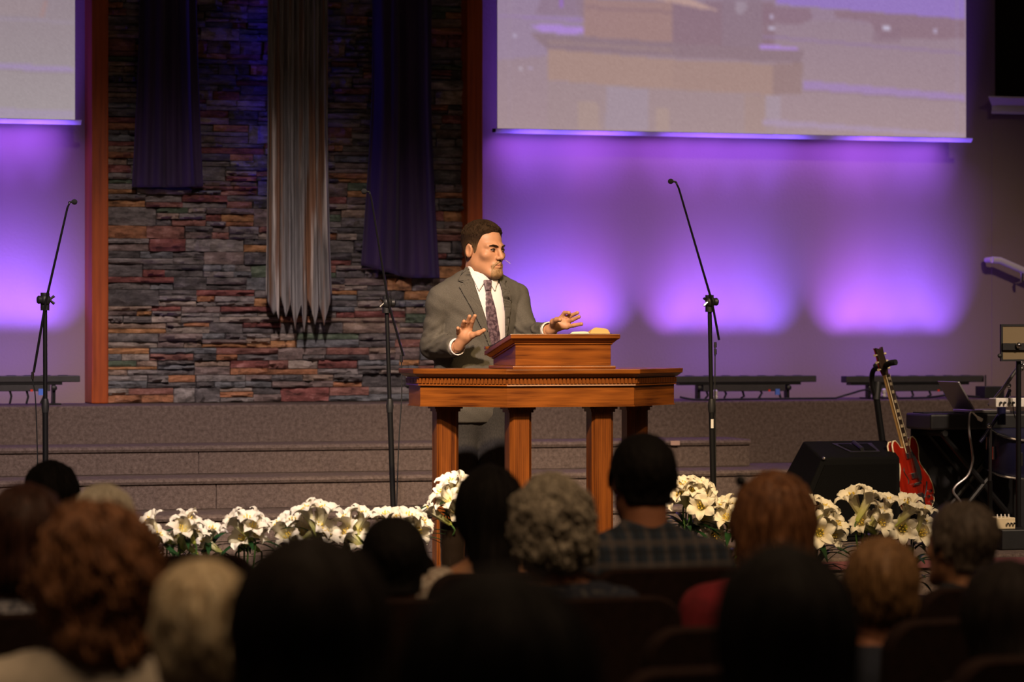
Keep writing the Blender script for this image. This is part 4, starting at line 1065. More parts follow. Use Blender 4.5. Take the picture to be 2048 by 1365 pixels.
# pedal on a low black case
YE = 12.95
cz0 = wz(2010, 1058, YE)
ec = MB((wx(2012, YE), YE, Z_BR)).box(wx(1988, YE), wx(2060, YE), YE - 0.08, YE + 0.10, Z_BR + 0.001, cz0).build('equipment_case', 'black_plastic', None, bevel=0.006)
tag(ec, 'low black equipment case under the cream effects pedal', 'case')
pd = thing('effects_pedal', (wx(2012, YE), YE, cz0), 'cream effects pedal with small knobs near the picture edge', 'pedal')
x0p, x1p = wx(1993, YE - 0.05), wx(2031, YE - 0.05); zt3 = wz(2010, 1036, YE - 0.05)
MB(pd.location).box(x0p, x1p, YE - 0.05, YE + 0.05, cz0 + 0.001, zt3).build('case', 'cream', pd, bevel=0.004)
for k in range(4):
    xx = x0p + (x1p - x0p) * (0.2 + 0.2 * k)
    MB(pd.location).tube([(xx, YE - 0.02, zt3), (xx, YE - 0.02, zt3 + 0.014)], [0.004, 0.003], 8).build('knob', 'white_plastic', pd, smooth=True)
for k in range(3):
    xx = x0p + (x1p - x0p) * (0.55 + 0.17 * k)
    MB(pd.location).tube([(xx, YE - 0.05, (cz0 + zt3) / 2), (xx, YE - 0.062, (cz0 + zt3) / 2)], 0.005, 8).build('jack', 'chrome', pd, smooth=True)
# tape mark on the step
q = wp(1350, 877, Y_S[3] - 0.02); MB((q.x, q.y, q.z)).box(q.x - 0.025, q.x + 0.025, Y_S[3] - 0.024, Y_S[3] - 0.019, Z_S[3] - 0.026, Z_S[3] - 0.004).build('tape_mark', 'tape', None); tag(bpy.data.objects['tape_mark'], 'pale strip of tape on the edge of the short step', 'tape')

# ------------------------------------------------------------------ lilies
def petal_mesh(seed, inner):
    r = np.random.default_rng(seed)
    ns, nw = 10, 4
    rho = lambda s: np.interp(s, [0, .25, .5, .66, .8, .92, 1], [.006, .0095, .0145, .022, .037, .050, .055])
    hh = lambda s: np.interp(s, [0, .25, .5, .66, .8, .92, 1], [0, .040, .078, .098, .111, .110, .101])
    wd = lambda s: np.interp(s, [0, .25, .5, .66, .78, .9, 1], [.005, .0085, .0130, .0165, .0170, .0105, .0005]) * (1.28 if inner else 1.05)
    curl = r.uniform(0.6, 1.25); ph = r.uniform(0, 6)
    V, A = [], []
    for i in range(ns + 1):
        s = i / ns
        ro, h = rho(s), hh(s)
        if s > .66:
            h = hh(.66) + (h - hh(.66)) * (2 - curl); ro = rho(.66) + (ro - rho(.66)) * (0.8 + 0.25 * curl)
        for k in range(nw + 1):
            t = -1 + 2 * k / nw
            lat = t * wd(s)
            cup = -(lat ** 2) / (2 * max(ro, 0.012)) * (1 if s < .66 else 0.4) + 0.003 * math.sin(3 * t + ph + s * 5) * s
            V.append((ro + cup + (0.0012 if inner else 0), lat, h + (0.004 * math.sin(t * 4 + ph) * s if s > .6 else 0))); A.append(s)
    Fq = [(i * (nw + 1) + k, i * (nw + 1) + k + 1, (i + 1) * (nw + 1) + k + 1, (i + 1) * (nw + 1) + k) for i in range(ns) for k in range(nw)]
    me = mesh_from('petal', V, Fq, 'petal', True)
    at = me.attributes.new('along', 'FLOAT', 'POINT'); at.data.foreach_set('value', np.array(A, np.float32))
    return me
PET = [petal_mesh(k, k % 2 == 0) for k in range(12)]
def throat_mesh():
    mb = MB(); mb.lathe([(0.0035, -0.006), (0.0058, 0.0), (0.0090, 0.04), (0.0115, 0.06), (0.006, 0.06)], n=10)
    me = mesh_from('flower', mb.v, mb.f, 'petal', True)
    at = me.attributes.new('along', 'FLOAT', 'POINT'); at.data.foreach_set('value', np.array([0.02 + max(0, v.z) * 4 for v in mb.v], np.float32)); return me
THR = throat_mesh()
mb = MB()
for k in range(6):
    t = k * 1.047 + 0.4
    mb.tube([(0.003 * math.cos(t), 0.003 * math.sin(t), 0.055), (0.012 * math.cos(t), 0.012 * math.sin(t), 0.100)], 0.0007, 4)
    mb.ball((0.012 * math.cos(t), 0.012 * math.sin(t), 0.102), (0.004, 0.003, 0.0025), 5)
mb.tube([(0, 0, 0.05), (0.002, 0.001, 0.112)], [0.001, 0.0022], 5)
STM = mesh_from('stamens', mb.v, mb.f, 'stamen', True)
def leaf_mesh(seed):
    r = np.random.default_rng(seed); n = 8; V = []
    for i in range(n + 1):
        s = i / n; ww = 0.011 * math.sin(math.pi * min(1, s * 0.92 + 0.06)) ** 0.8
        for t in (-1, 0, 1):
            V.append((0.12 * s, t * ww, 0.05 * s - 0.09 * s * s - (0.003 if t == 0 else 0)))
    Fq = [(i * 3 + k, i * 3 + k + 1, (i + 1) * 3 + k + 1, (i + 1) * 3 + k) for i in range(n) for k in range(2)]
    return mesh_from('leaf', V, Fq, 'leaf', True)
LEAF = leaf_mesh(1)
def dir_rot(d, spin):
    q = Vector(d).to_track_quat('Z', 'Y'); return q.to_matrix().to_4x4() @ Matrix.Rotation(spin, 4, 'Z')
def lily(px, Y, flowers, label, vase=None, leaves=18, size=1.06):
    x = wx(px, Y)
    root = thing('lily_plant', (x, Y, Z_ST), label, 'lily', group='white lilies along the stage front')
    L = root.location
    if vase:                                             # vase = (rim row, radius)
        zr = wz(px, vase[0], Y); R = vase[1]; hgt = zr - Z_ST
        prof = [(R * 0.62, 0.0005), (R * 0.7, 0.01)]
        nrib = 9
        for k in range(nrib):
            z0 = 0.02 + (hgt - 0.03) * k / nrib; z1 = 0.02 + (hgt - 0.03) * (k + 0.62) / nrib; g = 0.72 + 0.28 * (k / nrib)
            prof += [(R * (g - 0.035), z0), (R * g, z0 + (z1 - z0) * 0.4), (R * g, z1)]
        prof += [(R * 0.98, hgt - 0.008), (R * 1.04, hgt), (R * 0.95, hgt + 0.001), (R * 0.9, hgt - 0.03)]
        MB(L).lathe(prof, L, 28).build('vase', 'vase_glaze', root, smooth=True, sharp=50)
        zs = zr - 0.03
    else:
        hgt = 0.17
        MB(L).lathe([(0.055, 0.0005), (0.06, 0.02), (0.075, hgt - 0.015), (0.082, hgt - 0.012), (0.084, hgt), (0.072, hgt), (0.07, hgt - 0.03)], L, 20).build('pot', 'pot_foil', root, smooth=True, sharp=45)
        zs = Z_ST + hgt - 0.02
    for k, fl in enumerate(flowers):
        fx, fy, dx, dy, dz = fl[:5]; sc = size * (fl[5] if len(fl) > 5 else 1.0)
        yy = Y - 0.05 + random.uniform(-0.05, 0.03)
        mouth = wp(fx, fy, yy)
        D = Vector((C_, -S_, 0)) * dx + Vector((S_, C_, 0)) * dy * (0.5 if dz > 0.25 else 0.9) + Vector((0, 0, dz)); D.normalize()
        base = mouth - D * 0.098 * sc
        M = Matrix.Translation(base - L) @ dir_rot(D, random.uniform(0, 6)) @ Matrix.Scale(sc, 4)
        f = link('flower', THR, root); f.matrix_local = M
        for j in range(6):
            p = link('petal', PET[(j % 2) + 2 * random.randrange(6)], f)
            p.matrix_local = Matrix.Rotation(j * math.pi / 3, 4, 'Z')
        link('stamens', STM, f)
        rt = Vector((x + random.uniform(-0.02, 0.02), Y + random.uniform(-0.02, 0.02), zs))
        b2 = base + Vector((0, 0, -0.05)) - D * 0.02
        MB(L).tube(curve_pts([base, base - D * 0.02 - Vector((0, 0, 0.01)), b2 * 0.6 + rt * 0.4, rt], 14), [0.0035] * 1 and 0.0035, 6).build('stem', 'stem', root, smooth=True)
    top = (min(f_[1] for f_ in flowers) + max(f_[1] for f_ in flowers)) / 2
    zc = wz(px, max(f_[1] for f_ in flowers) + 18, Y)
    for k in range(leaves):
        o = link('leaf', LEAF, root); a = random.uniform(0, 6.28); zz = zs + 0.02 + (max(zc, zs + 0.06) - zs) * random.uniform(0, 1) ** 0.6
        o.matrix_local = Matrix.Translation((0.012 * math.cos(a), 0.012 * math.sin(a), zz - Z_ST)) @ Matrix.Rotation(a, 4, 'Z') @ Matrix.Rotation(random.uniform(-0.7, 0.1), 4, 'Y') @ Matrix.Scale(random.uniform(0.8, 1.35), 4)
    return root
YL = 11.75
lily(312, YL, [(298, 1040, -.5, -.4, .8), (318, 1070, .5, -.4, .7), (297, 1068, -.7, -.5, .3)], 'white lilies partly hidden by the curly auburn hair')
lily(372, YL, [(368, 1036, -.35, -.2, .9), (355, 1074, -.5, -.5, .5), (392, 1062, .5, -.5, .7), (366, 1056, .1, -.8, .5), (380, 1040, .5, -.3, .8)], 'white lilies above the empty front-row chair, second clump')
lily(416, YL + .1, [(424, 1058, .3, -.4, .9), (407, 1080, -.5, -.5, .4)], 'sparse clump of white lilies with two low blossoms')
lily(494, YL, [(464, 1040, -.6, -.4, .6), (494, 1036, 0, -.5, .8), (520, 1038, .7, -.2, .8), (484, 1074, -.3, -.7, .3), (512, 1068, .5, -.6, .5), (505, 1050, .2, -.8, .5)], 'full clump of white lilies left of the largest trumpet blooms')
lily(580, YL, [(556, 1050, -.45, -.3, .8, 1.15), (585, 1040, -.1, -.6, .7), (605, 1062, .1, -.7, .4), (575, 1072, -.3, -.6, .4)], 'white lilies just above the short dark hair of the seated bob-cut head')
lily(638, YL - .05, [(611, 1018, -.4, -.3, .9, 1.1), (648, 1018, .25, -.4, .9, 1.25), (640, 1052, .5, -.6, .4), (655, 1066, .3, -.7, .3)], 'tallest white lilies in the row, two big upright trumpets')
lily(706, YL, [(690, 1034, -.45, -.4, .7), (728, 1028, .35, -.4, .8), (716, 1058, .3, -.7, .4), (692, 1064, -.4, -.6, .4), (706, 1080, .2, -.6, .3)], 'white lilies left of the short-haired head')
lily(806, YL, [(772, 1028, -.1, -.5, .8), (818, 1030, .2, -.5, .8), (846, 1042, .7, -.4, .5), (838, 1062, .5, -.6, .3), (795, 1036, 0, -.7, .6), (815, 1052, .1, -.8, .3)], 'white lilies peeking over the short-haired head')
lily(905, 11.95, [(880, 985, -.6, -.4, .6), (900, 962, -.2, -.5, .8), (929, 962, .6, -.3, .8), (896, 1000, -.4, -.6, .5), (914, 984, .2, -.8, .4), (914, 1016, .3, -.7, .2), (858, 1018, -.75, -.2, .55)], 'white lilies in a dark ribbed vase by the oak column', vase=(1040, 0.052), leaves=14)
lily(1372, 11.9, [(1352, 996, -.7, -.5, .3), (1366, 968, -.2, -.5, .8), (1384, 976, .1, -.8, .5), (1400, 968, .3, -.4, .8), (1424, 992, .8, -.4, .3), (1408, 990, .2, -.8, .3), (1402, 1012, -.1, -.8, .2), (1410, 1038, .3, -.8, .1), (1432, 1072, .5, -.7, .2), (1360, 986, -.3, -.7, .6)], 'white lilies in a dark ribbed vase beside the plaid-shirted man', vase=(1074, 0.055), leaves=30)
lily(1460, YL + .1, [(1446, 1008, -.4, -.5, .7), (1470, 1012, .2, -.6, .7), (1452, 1034, -.3, -.7, .4)], 'white lilies mostly hidden behind the red-haired woman')
lily(1632, YL, [(1615, 1008, -.3, -.5, .7), (1618, 1036, -.3, -.7, .5), (1652, 1014, .4, -.5, .8), (1640, 1066, 0, -.95, .15, 1.1), (1676, 1048, .5, -.6, .5), (1668, 1070, .4, -.7, .2), (1660, 1030, .2, -.7, .5)], 'white lilies with an open bloom in front of the floor monitor', leaves=30)
lily(1742, YL, [(1702, 992, -.4, -.4, .8, 1.2), (1742, 990, .45, -.2, .9, 1.15), (1722, 1044, -.4, -.7, .3), (1750, 1044, .3, -.8, .3), (1778, 1000, .2, -.4, .9), (1762, 1020, .5, -.4, .7), (1765, 1046, .5, -.7, .2)], 'white lilies rising highest in front of the floor monitor', leaves=30)
lily(1826, YL, [(1815, 1004, 0, -.6, .8, 1.1), (1828, 1016, .6, -.3, .6), (1806, 1058, 0, -.95, .1, 1.1), (1848, 1020, .3, -.4, .9), (1846, 1066, .2, -.8, .2), (1850, 1046, .4, -.6, .4)], 'white lilies below the red guitar body', leaves=30)

# ------------------------------------------------------------------ smooth-blended solids for people
def sd_ell(P, c, r, R=None):
    q = [P[i] - c[i] for i in range(3)]
    if R is not None:
        q = [R[0][i] * q[0] + R[1][i] * q[1] + R[2][i] * q[2] for i in range(3)]   # inverse rotation
    k0 = np.sqrt((q[0] / r[0]) ** 2 + (q[1] / r[1]) ** 2 + (q[2] / r[2]) ** 2)
    k1 = np.sqrt((q[0] / r[0] ** 2) ** 2 + (q[1] / r[1] ** 2) ** 2 + (q[2] / r[2] ** 2) ** 2) + 1e-9
    return k0 * (k0 - 1.0) / k1
def sd_cap(P, a, b, r1, r2=None):
    r2 = r1 if r2 is None else r2
    ba = [b[i] - a[i] for i in range(3)]; L2_ = sum(x * x for x in ba) + 1e-12
    h = ((P[0] - a[0]) * ba[0] + (P[1] - a[1]) * ba[1] + (P[2] - a[2]) * ba[2]) / L2_
    h = np.clip(h, 0, 1)
    d = np.sqrt((P[0] - a[0] - ba[0] * h) ** 2 + (P[1] - a[1] - ba[1] * h) ** 2 + (P[2] - a[2] - ba[2] * h) ** 2)
    return d - (r1 + (r2 - r1) * h)
def smin(a, b, k):
    h = np.clip(0.5 + 0.5 * (b - a) / k, 0, 1)
    return b + (a - b) * h - k * h * (1 - h)
def smax(a, b, k): return -smin(-a, -b, k)
_perm = np.random.default_rng(5).random(4096).astype(np.float32)
def vnoise(x, y, z):
    xi, yi, zi = np.floor(x), np.floor(y), np.floor(z)
    fx, fy, fz = x - xi, y - yi, z - zi
    fx, fy, fz = [f * f * (3 - 2 * f) for f in (fx, fy, fz)]
    xi, yi, zi = [q.astype(np.int64) for q in (xi, yi, zi)]
    def hsh(i, j, k): return _perm[(i * 73856093 ^ j * 19349663 ^ k * 83492791) & 4095]
    out = 0
    for dx in (0, 1):
        for dy in (0, 1):
            for dz in (0, 1):
                out = out + hsh(xi + dx, yi + dy, zi + dz) * (fx if dx else 1 - fx) * (fy if dy else 1 - fy) * (fz if dz else 1 - fz)
    return out * 2 - 1
def nets(f, lo, hi, res):
    n = [max(4, int(math.ceil((hi[i] - lo[i]) / res)) + 1) for i in range(3)]
    ax_ = [lo[i] + res * np.arange(n[i]) for i in range(3)]
    P = np.meshgrid(*ax_, indexing='ij')
    D = np.asarray(f(P), dtype=np.float64)
    ins = D < 0
    cnt = np.zeros([k - 1 for k in n]); acc = np.zeros([k - 1 for k in n] + [3])
    offs = [(0, 0, 0), (1, 0, 0), (0, 1, 0), (1, 1, 0), (0, 0, 1), (1, 0, 1), (0, 1, 1), (1, 1, 1)]
    def sl(o): return tuple(slice(o[i], n[i] - 1 + o[i]) for i in range(3))
    for a in range(8):
        for bit in (0, 1, 2):
            oa = offs[a]
            if oa[bit]: continue
            ob = list(oa); ob[bit] = 1
            da, db = D[sl(oa)], D[sl(ob)]
            cr = (da < 0) != (db < 0)
            if not cr.any(): continue
            t = np.where(cr, da / np.where(cr, da - db, 1), 0)
            for q in range(3):
                acc[..., q] += cr * (oa[q] + (t if q == bit else 0))
            cnt += cr
    act = cnt > 0
    idx = -np.ones(act.shape, np.int64); idx[act] = np.arange(act.sum())
    ijk = np.argwhere(act)
    V = (ijk + acc[act] / cnt[act][:, None]) * res + np.array(lo)
    Fs = []
    for axn in range(3):
        s0 = [slice(None)] * 3; s1 = [slice(None)] * 3
        s0[axn] = slice(0, n[axn] - 1); s1[axn] = slice(1, n[axn])
        A, B_ = ins[tuple(s0)], ins[tuple(s1)]
        u, w_ = (axn + 1) % 3, (axn + 2) % 3
        e = np.argwhere(A != B_)
        e = e[(e[:, u] > 0) & (e[:, w_] > 0) & (e[:, u] < n[u] - 1) & (e[:, w_] < n[w_] - 1)]
        if len(e) == 0: continue
        flip = A[e[:, 0], e[:, 1], e[:, 2]]
        q = []
        for du, dw in ((1, 1), (0, 1), (0, 0), (1, 0)):
            c = e.copy(); c[:, u] -= du; c[:, w_] -= dw
            q.append(idx[c[:, 0], c[:, 1], c[:, 2]])
        q = np.stack(q, 1); q[~flip] = q[~flip][:, ::-1]
        Fs.append(q)
    return V, np.concatenate(Fs) if Fs else np.zeros((0, 4), int)
def np_mesh(name, parts, mats):
    """parts: list of (V, F, material index)"""
    V = np.concatenate([p[0] for p in parts]); off = 0; Fl, mi = [], []
    for v, f, m_ in parts:
        Fl.append(f + off); mi.append(np.full(len(f), m_)); off += len(v)
    Fq = np.concatenate(Fl); mi = np.concatenate(mi)
    me = bpy.data.meshes.new(name)
    me.vertices.add(len(V)); me.vertices.foreach_set('co', V.astype(np.float32).ravel())
    me.loops.add(Fq.size); me.loops.foreach_set('vertex_index', Fq.astype(np.int32).ravel())
    me.polygons.add(len(Fq)); me.polygons.foreach_set('loop_start', (np.arange(len(Fq)) * 4).astype(np.int32))
    me.polygons.foreach_set('loop_total', np.full(len(Fq), 4, np.int32))
    for m_ in mats: me.materials.append(MATS[m_])
    me.polygons.foreach_set('material_index', mi.astype(np.int32))
    me.update(calc_edges=True); me.validate(); me.shade_smooth()
    return me
def rz3(a): return ((math.cos(a), -math.sin(a), 0), (math.sin(a), math.cos(a), 0), (0, 0, 1))

# head: origin between the eyes' level and the ears, face towards -y
def head_sdf(P, detail=True):
    x, y, z = P
    ax_ = np.abs(x); PA = (ax_, y, z)
    d = sd_ell(P, (0, .016, .033), (.0765, .097, .083))
    d = smin(d, sd_ell(P, (0, -.030, -.038), (.060, .062, .070)), .035)
    d = smin(d, sd_cap(PA, (.048, -.005, -.062), (.020, -.074, -.098), .020, .019), .030)       # jaw
    d = smin(d, sd_ell(P, (0, -.080, -.098), (.024, .018, .017)), .022)                          # chin
    d = smin(d, sd_cap(P, (0, .022, -.03), (0, .035, -.20), .058, .062), .03)                     # neck
    if detail:
        d = smin(d, sd_cap(PA, (.010, -.086, .022), (.046, -.066, .020), .009, .008), .016)       # brow
        d = smin(d, sd_ell(PA, (.046, -.060, -.020), (.020, .018, .016)), .022)                   # cheekbones
        d = smax(d, -sd_ell(PA, (.031, -.102, .004), (.017, .020, .0105)), .010)                  # sockets
        d = smin(d, sd_ell(PA, (.031, -.074, .004), (.0135, .0115, .0105)), .004)                 # lids over the eyes
        d = smin(d, sd_cap(P, (0, -.088, .016), (0, -.110, -.026), .0075, .0115), .010)           # nose
        d = smin(d, sd_ell(PA, (.0115, -.099, -.031), (.0085, .010, .0075)), .006)
        d = smin(d, sd_ell(P, (0, -.083, -.062), (.030, .018, .022)), .012)                       # muzzle
        d = smin(d, sd_cap(PA, (0, -.1005, -.0545), (.020, -.0905, -.0575), .0050, .0035), .005)
        d = smin(d, sd_cap(PA, (0, -.0995, -.0685), (.017, -.0915, -.0665), .0060, .0040), .005)
        d = smax(d, -sd_cap(PA, (0, -.107, -.0615), (.023, -.094, -.0622), .0026), .003)           # mouth line
    e = sd_ell(PA, (.0795, .014, -.006), (.0105, .020, .032), None)
    if detail: e = smax(e, -sd_ell(PA, (.0900, .010, -.004), (.008, .011, .021)), .006)
    d = smin(d, e, .007)
    return d
def hairline(y, front=.088, temple=.030, side=-.020, nape=-.062):
    return np.interp(y, [-.12, -.075, -.052, -.038, -.018, -.008, .018, .030, .05, .12], [front, front - .004, front - .02, temple, side + .01, side, side + .035, side + .02, nape, nape])

# ------------------------------------------------------------------ the speaker behind the pulpit
PXS, TS = 955.0, 14.0; KS = F / TS
ft = (S_ * TS + C_ * (PXS - 1024) / F * TS, C_ * TS - S_ * (PXS - 1024) / F * TS)
def Lc(px, py, b=0.0):
    s = (TS + b) / F
    return ((px - 1024) * s - (PXS - 1024) * TS / F, b, CZ - Z_ST + (HZ - py) * s)
HC = Lc(968, 500, 0.01); HY = math.radians(46)
cH, sH = math.cos(HY), math.sin(HY)
tilt = math.radians(5)
def to_head(P):
    q = [P[i] - HC[i] for i in range(3)]
    x, y, z = cH * q[0] + sH * q[1], -sH * q[0] + cH * q[1], q[2]
    y, z = math.cos(tilt) * y + math.sin(tilt) * z, -math.sin(tilt) * y + math.cos(tilt) * z
    s = 1.0
    return (x / s, y / s, z / s)
def from_head(p):
    x, y, z = p
    y, z = math.cos(tilt) * y - math.sin(tilt) * z, math.sin(tilt) * y + math.cos(tilt) * z
    return (HC[0] + cH * x - sH * y, HC[1] + sH * x + cH * y, HC[2] + z)
TR = rz3(math.radians(24))
nb_, cb_ = Lc(960, 560, 0.03), Lc(955, 632, 0.03)
shL, shR = Lc(882, 600, -.06), Lc(1031, 594, .10)
elL, wrL = Lc(868, 692, -.02), Lc(912, 694, -.20)
elR, wrR = Lc(1053, 676, .04), Lc(1096, 662, -.18)
def torso_sdf(P, g=0.0):
    d = sd_ell(P, cb_, (.195 + g, .128 + g, .20 + g), TR)
    d = smin(d, sd_ell(P, Lc(950, 720, .03), (.185 + g, .130 + g, .24 + g), TR), .06)
    d = smin(d, sd_ell(P, Lc(948, 790, .03), (.188 + g, .128 + g, .20 + g), TR), .06)
    d = smin(d, sd_cap(P, Lc(950, 566, .02), shL, .052 + g, .056 + g), .06)
    d = smin(d, sd_cap(P, Lc(968, 566, .05), shR, .052 + g, .054 + g), .06)
    return d
def arms_sdf(P, g=0.0):
    a = smin(sd_cap(P, shL, elL, .061 + g, .056 + g), sd_cap(P, elL, wrL, .057 + g, .044 + g), .03)
    c = smin(sd_cap(P, shR, elR, .058 + g, .054 + g), sd_cap(P, elR, wrR, .055 + g, .043 + g), .03)
    return np.minimum(a, c)
def folds(P):
    x, y, z = P
    return .0055 * vnoise(x * 14, y * 14, z * 30 + x * 14) + .0030 * np.sin(z * 95 + x * 60 + y * 40) * np.clip(1 - np.abs(sd_cap(P, shL, elL, 0)) / .12, 0, 1) + .0050 * np.sin(z * 150 - x * 120 + 3 * vnoise(x * 20, y * 20, z * 20)) * np.exp(-(((x - elL[0]) ** 2 + (z - elL[2] - .03) ** 2) / .06 ** 2)) + .0045 * np.sin(z * 140 + x * 130 + 3 * vnoise(x * 20, y * 20, z * 20)) * np.exp(-(((x - elR[0]) ** 2 + (z - elR[2] - .03) ** 2) / .06 ** 2))
def jacket_full(P): return smin(torso_sdf(P), arms_sdf(P), np.interp(P[2], [1.22, 1.38], [.006, .03])) + folds(P) + .0045 * np.exp(-((torso_sdf(P) - arms_sdf(P)) / .005) ** 2)
# opening of the jacket (drawn in the plane facing the hall)
OPEN = [(935, 520), (938, 535), (955, 585), (972, 637), (983, 690), (992, 735), (1004, 735), (1010, 690), (1010, 668), (1009, 620), (1002, 575), (994, 548), (992, 520)]
OP = [(Lc(px, py, -.10)[0], Lc(px, py, -.10)[2]) for px, py in OPEN]
def poly_sd(X, Z, poly):
    d = np.full(X.shape, 1e9); s = np.ones(X.shape, bool); s[:] = False; n = len(poly)
    for i in range(n):
        (x1, z1), (x2, z2) = poly[i], poly[(i + 1) % n]
        ex, ez = x2 - x1, z2 - z1
        h = np.clip(((X - x1) * ex + (Z - z1) * ez) / (ex * ex + ez * ez + 1e-12), 0, 1)
        d = np.minimum(d, (X - x1 - ex * h) ** 2 + (Z - z1 - ez * h) ** 2)
        c = ((z1 > Z) != (z2 > Z)) & (X < (x2 - x1) * (Z - z1) / (z2 - z1 + 1e-12) + x1)
        s ^= c
    return np.where(s, -1, 1) * np.sqrt(d)
def jacket_sdf(P):
    d = jacket_full(P)
    d = smax(d, -np.maximum(poly_sd(P[0], P[2], OP), P[1] - .02), .004)
    hem = Lc(950, 846)[2]
    d = np.maximum(d, hem - P[2])
    # neck hole
    d = smax(d, -sd_cap(P, Lc(962, 575, .03), Lc(966, 520, .03), .066, .080), .006)
    # cuffs
    for a, w_ in ((elL, wrL), (elR, wrR)):
        ba = np.array(w_) - np.array(a); ln = np.linalg.norm(ba); ba /= ln
        pr = sum((P[i] - a[i]) * ba[i] for i in range(3))
        near = sd_cap(P, a, tuple(np.array(w_) + ba * .08), .085)
        d = np.maximum(d, np.where(near < 0, pr - (ln + .004), -1))
    return d
def shirt_sdf(P):
    d = torso_sdf(P, -.010)
    d = smin(d, sd_cap(P, Lc(962, 575, .02), Lc(966, 545, .015), .066, .062), .02)
    d = np.maximum(d, P[2] - Lc(960, 548)[2] - (P[0] - HC[0]) * -.35 - .0)
    return np.maximum(d, Lc(950, 830)[2] - P[2])
def drape(name, poly, sdf, off, thick, mat, parent, res=.006, b0=-.34, label=None):
    """a piece of cloth lying on the solid, its outline given in the plane facing the hall"""
    P2 = [(Lc(px, py, -.10)[0], Lc(px, py, -.10)[2]) for px, py in poly]
    xs = [p[0] for p in P2]; zs = [p[1] for p in P2]
    def f(P): return np.maximum(poly_sd(P[0], P[2], P2), np.maximum(np.abs(sdf(P) - off) - thick, P[1] - .06))
    V, Fq = nets(f, (min(xs) - .01, b0, min(zs) - .01), (max(xs) + .01, .06, max(zs) + .01), res)
    o = link(name, np_mesh(name, [(V, Fq, 0)], [mat]), parent)
    if label: o['label'] = label
    return o
# hands
def hand_sdf(P, wrist, palm, fingers, thumb, pr=.030):
    d = sd_cap(P, wrist, palm, .024, .026)
    for fb_ in fingers:
        d = smin(d, sd_cap(P, palm, fb_[0], .018, .0125), .014)
        m_ = len(fb_)
        for k in range(m_ - 1): d = smin(d, sd_cap(P, fb_[k], fb_[k + 1], .0098 - .0008 * k, .0090 - .0008 * k), .0035)
    for k in range(len(thumb) - 1): d = smin(d, sd_cap(P, thumb[k], thumb[k + 1], .0150 - .0022 * k, .0128 - .0018 * k), .008)
    return d
wl, wr_ = Lc(916, 694, -.215), Lc(1099, 661, -.19)
hL = dict(wrist=wl, palm=Lc(930, 672, -.24),
          fingers=[[Lc(918, 668, -.245), Lc(916.5, 662, -.262), Lc(916, 657, -.285)], [Lc(924.5, 660, -.25), Lc(926, 650, -.275), Lc(928, 643, -.295)],
                   [Lc(932, 657, -.25), Lc(936, 643, -.28), Lc(939, 633, -.30)], [Lc(940, 658, -.25), Lc(945, 643, -.28), Lc(950, 632, -.298)]],
          thumb=[Lc(932, 682, -.235), Lc(945, 671, -.26), Lc(957, 667, -.275), Lc(968, 661, -.285)])
hR = dict(wrist=wr_, palm=Lc(1116, 650, -.20),
          fingers=[[Lc(1121, 638, -.20), Lc(1129, 626, -.215), Lc(1138, 626, -.24)], [Lc(1128, 639, -.20), Lc(1141, 632, -.22), Lc(1155, 626, -.24)],
                   [Lc(1133, 646, -.21), Lc(1145, 640, -.235), Lc(1158, 634, -.25)], [Lc(1134, 654, -.22), Lc(1148, 651, -.24), Lc(1163, 648.5, -.255)]],
          thumb=[Lc(1106, 652, -.21), Lc(1106, 644, -.24), Lc(1113, 640, -.265), Lc(1120, 640, -.285)])
def bb(pts, m_):
    a = np.array(pts); return tuple(a.min(0) - m_), tuple(a.max(0) + m_)
parts = []
lo, hi = (HC[0] - .17, HC[1] - .17, HC[2] - .20), (HC[0] + .17, HC[1] + .17, HC[2] + .15)
parts.append((*nets(lambda P: head_sdf(to_head(P)), lo, hi, .0038), 0))
for h in (hL, hR):
    pts = [h['wrist'], h['palm']] + [q for f_ in h['fingers'] for q in f_] + h['thumb']
    parts.append((*nets(lambda P: hand_sdf(P, **h), *bb(pts, .035), .0034), 0))
legs = [(Lc(925, 800, .03), Lc(918, 1020, .0), (Lc(912, 1000, .02)[0], .05, .09)), (Lc(985, 800, .05), Lc(992, 1020, .03), (Lc(1000, 1000, .05)[0], .08, .09))]
def legs_sdf(P, g=0.0):
    d = 9.0
    for a, k, an_ in legs:
        d = np.minimum(d, smin(sd_cap(P, a, k, .092 + g, .066 + g), sd_cap(P, k, an_, .064 + g, .050 + g), .03))
    return d
def body_sdf(P):
    d = smin(torso_sdf(P, -.022), arms_sdf(P, -.014), .03)
    d = smin(d, sd_cap(P, Lc(962, 580, .03), Lc(966, 530, .02), .055), .02)
    d = smin(d, legs_sdf(P, -.016), .03)
    for a, k, an_ in legs: d = smin(d, sd_cap(P, (an_[0], an_[1], .045), (an_[0] + .03, an_[1] - .16, .035), .036, .030), .02)
    return d
parts.append((*nets(body_sdf, (-.36, -.30, -.01), (.40, .30, 1.52), .013), 0))
me = np_mesh('person', parts, ['skin'])
spk = link('person', me); spk.location = (ft[0], ft[1], Z_ST); spk.rotation_euler = (0, 0, -TH)
tag(spk, 'man in grey suit and purple tie speaking behind the pulpit with both hands raised', 'person')
jk = link('suit_jacket', np_mesh('suit_jacket', [(*nets(jacket_sdf, (-.36, -.32, .82), (.42, .32, 1.50), .0068), 0)], ['suit']), spk)
link('dress_shirt', np_mesh('dress_shirt', [(*nets(shirt_sdf, (-.28, -.24, .85), (.32, .28, 1.55), .0075), 0)], ['shirt_white']), spk)
link('trousers', np_mesh('trousers', [(*nets(lambda P: np.maximum(smin(legs_sdf(P), sd_ell(P, Lc(950, 800, .04), (.17, .12, .16), TR), .05), .06 - P[2]), (-.32, -.20, .04), (.34, .30, 1.05), .012), 0)], ['trouser']), spk)
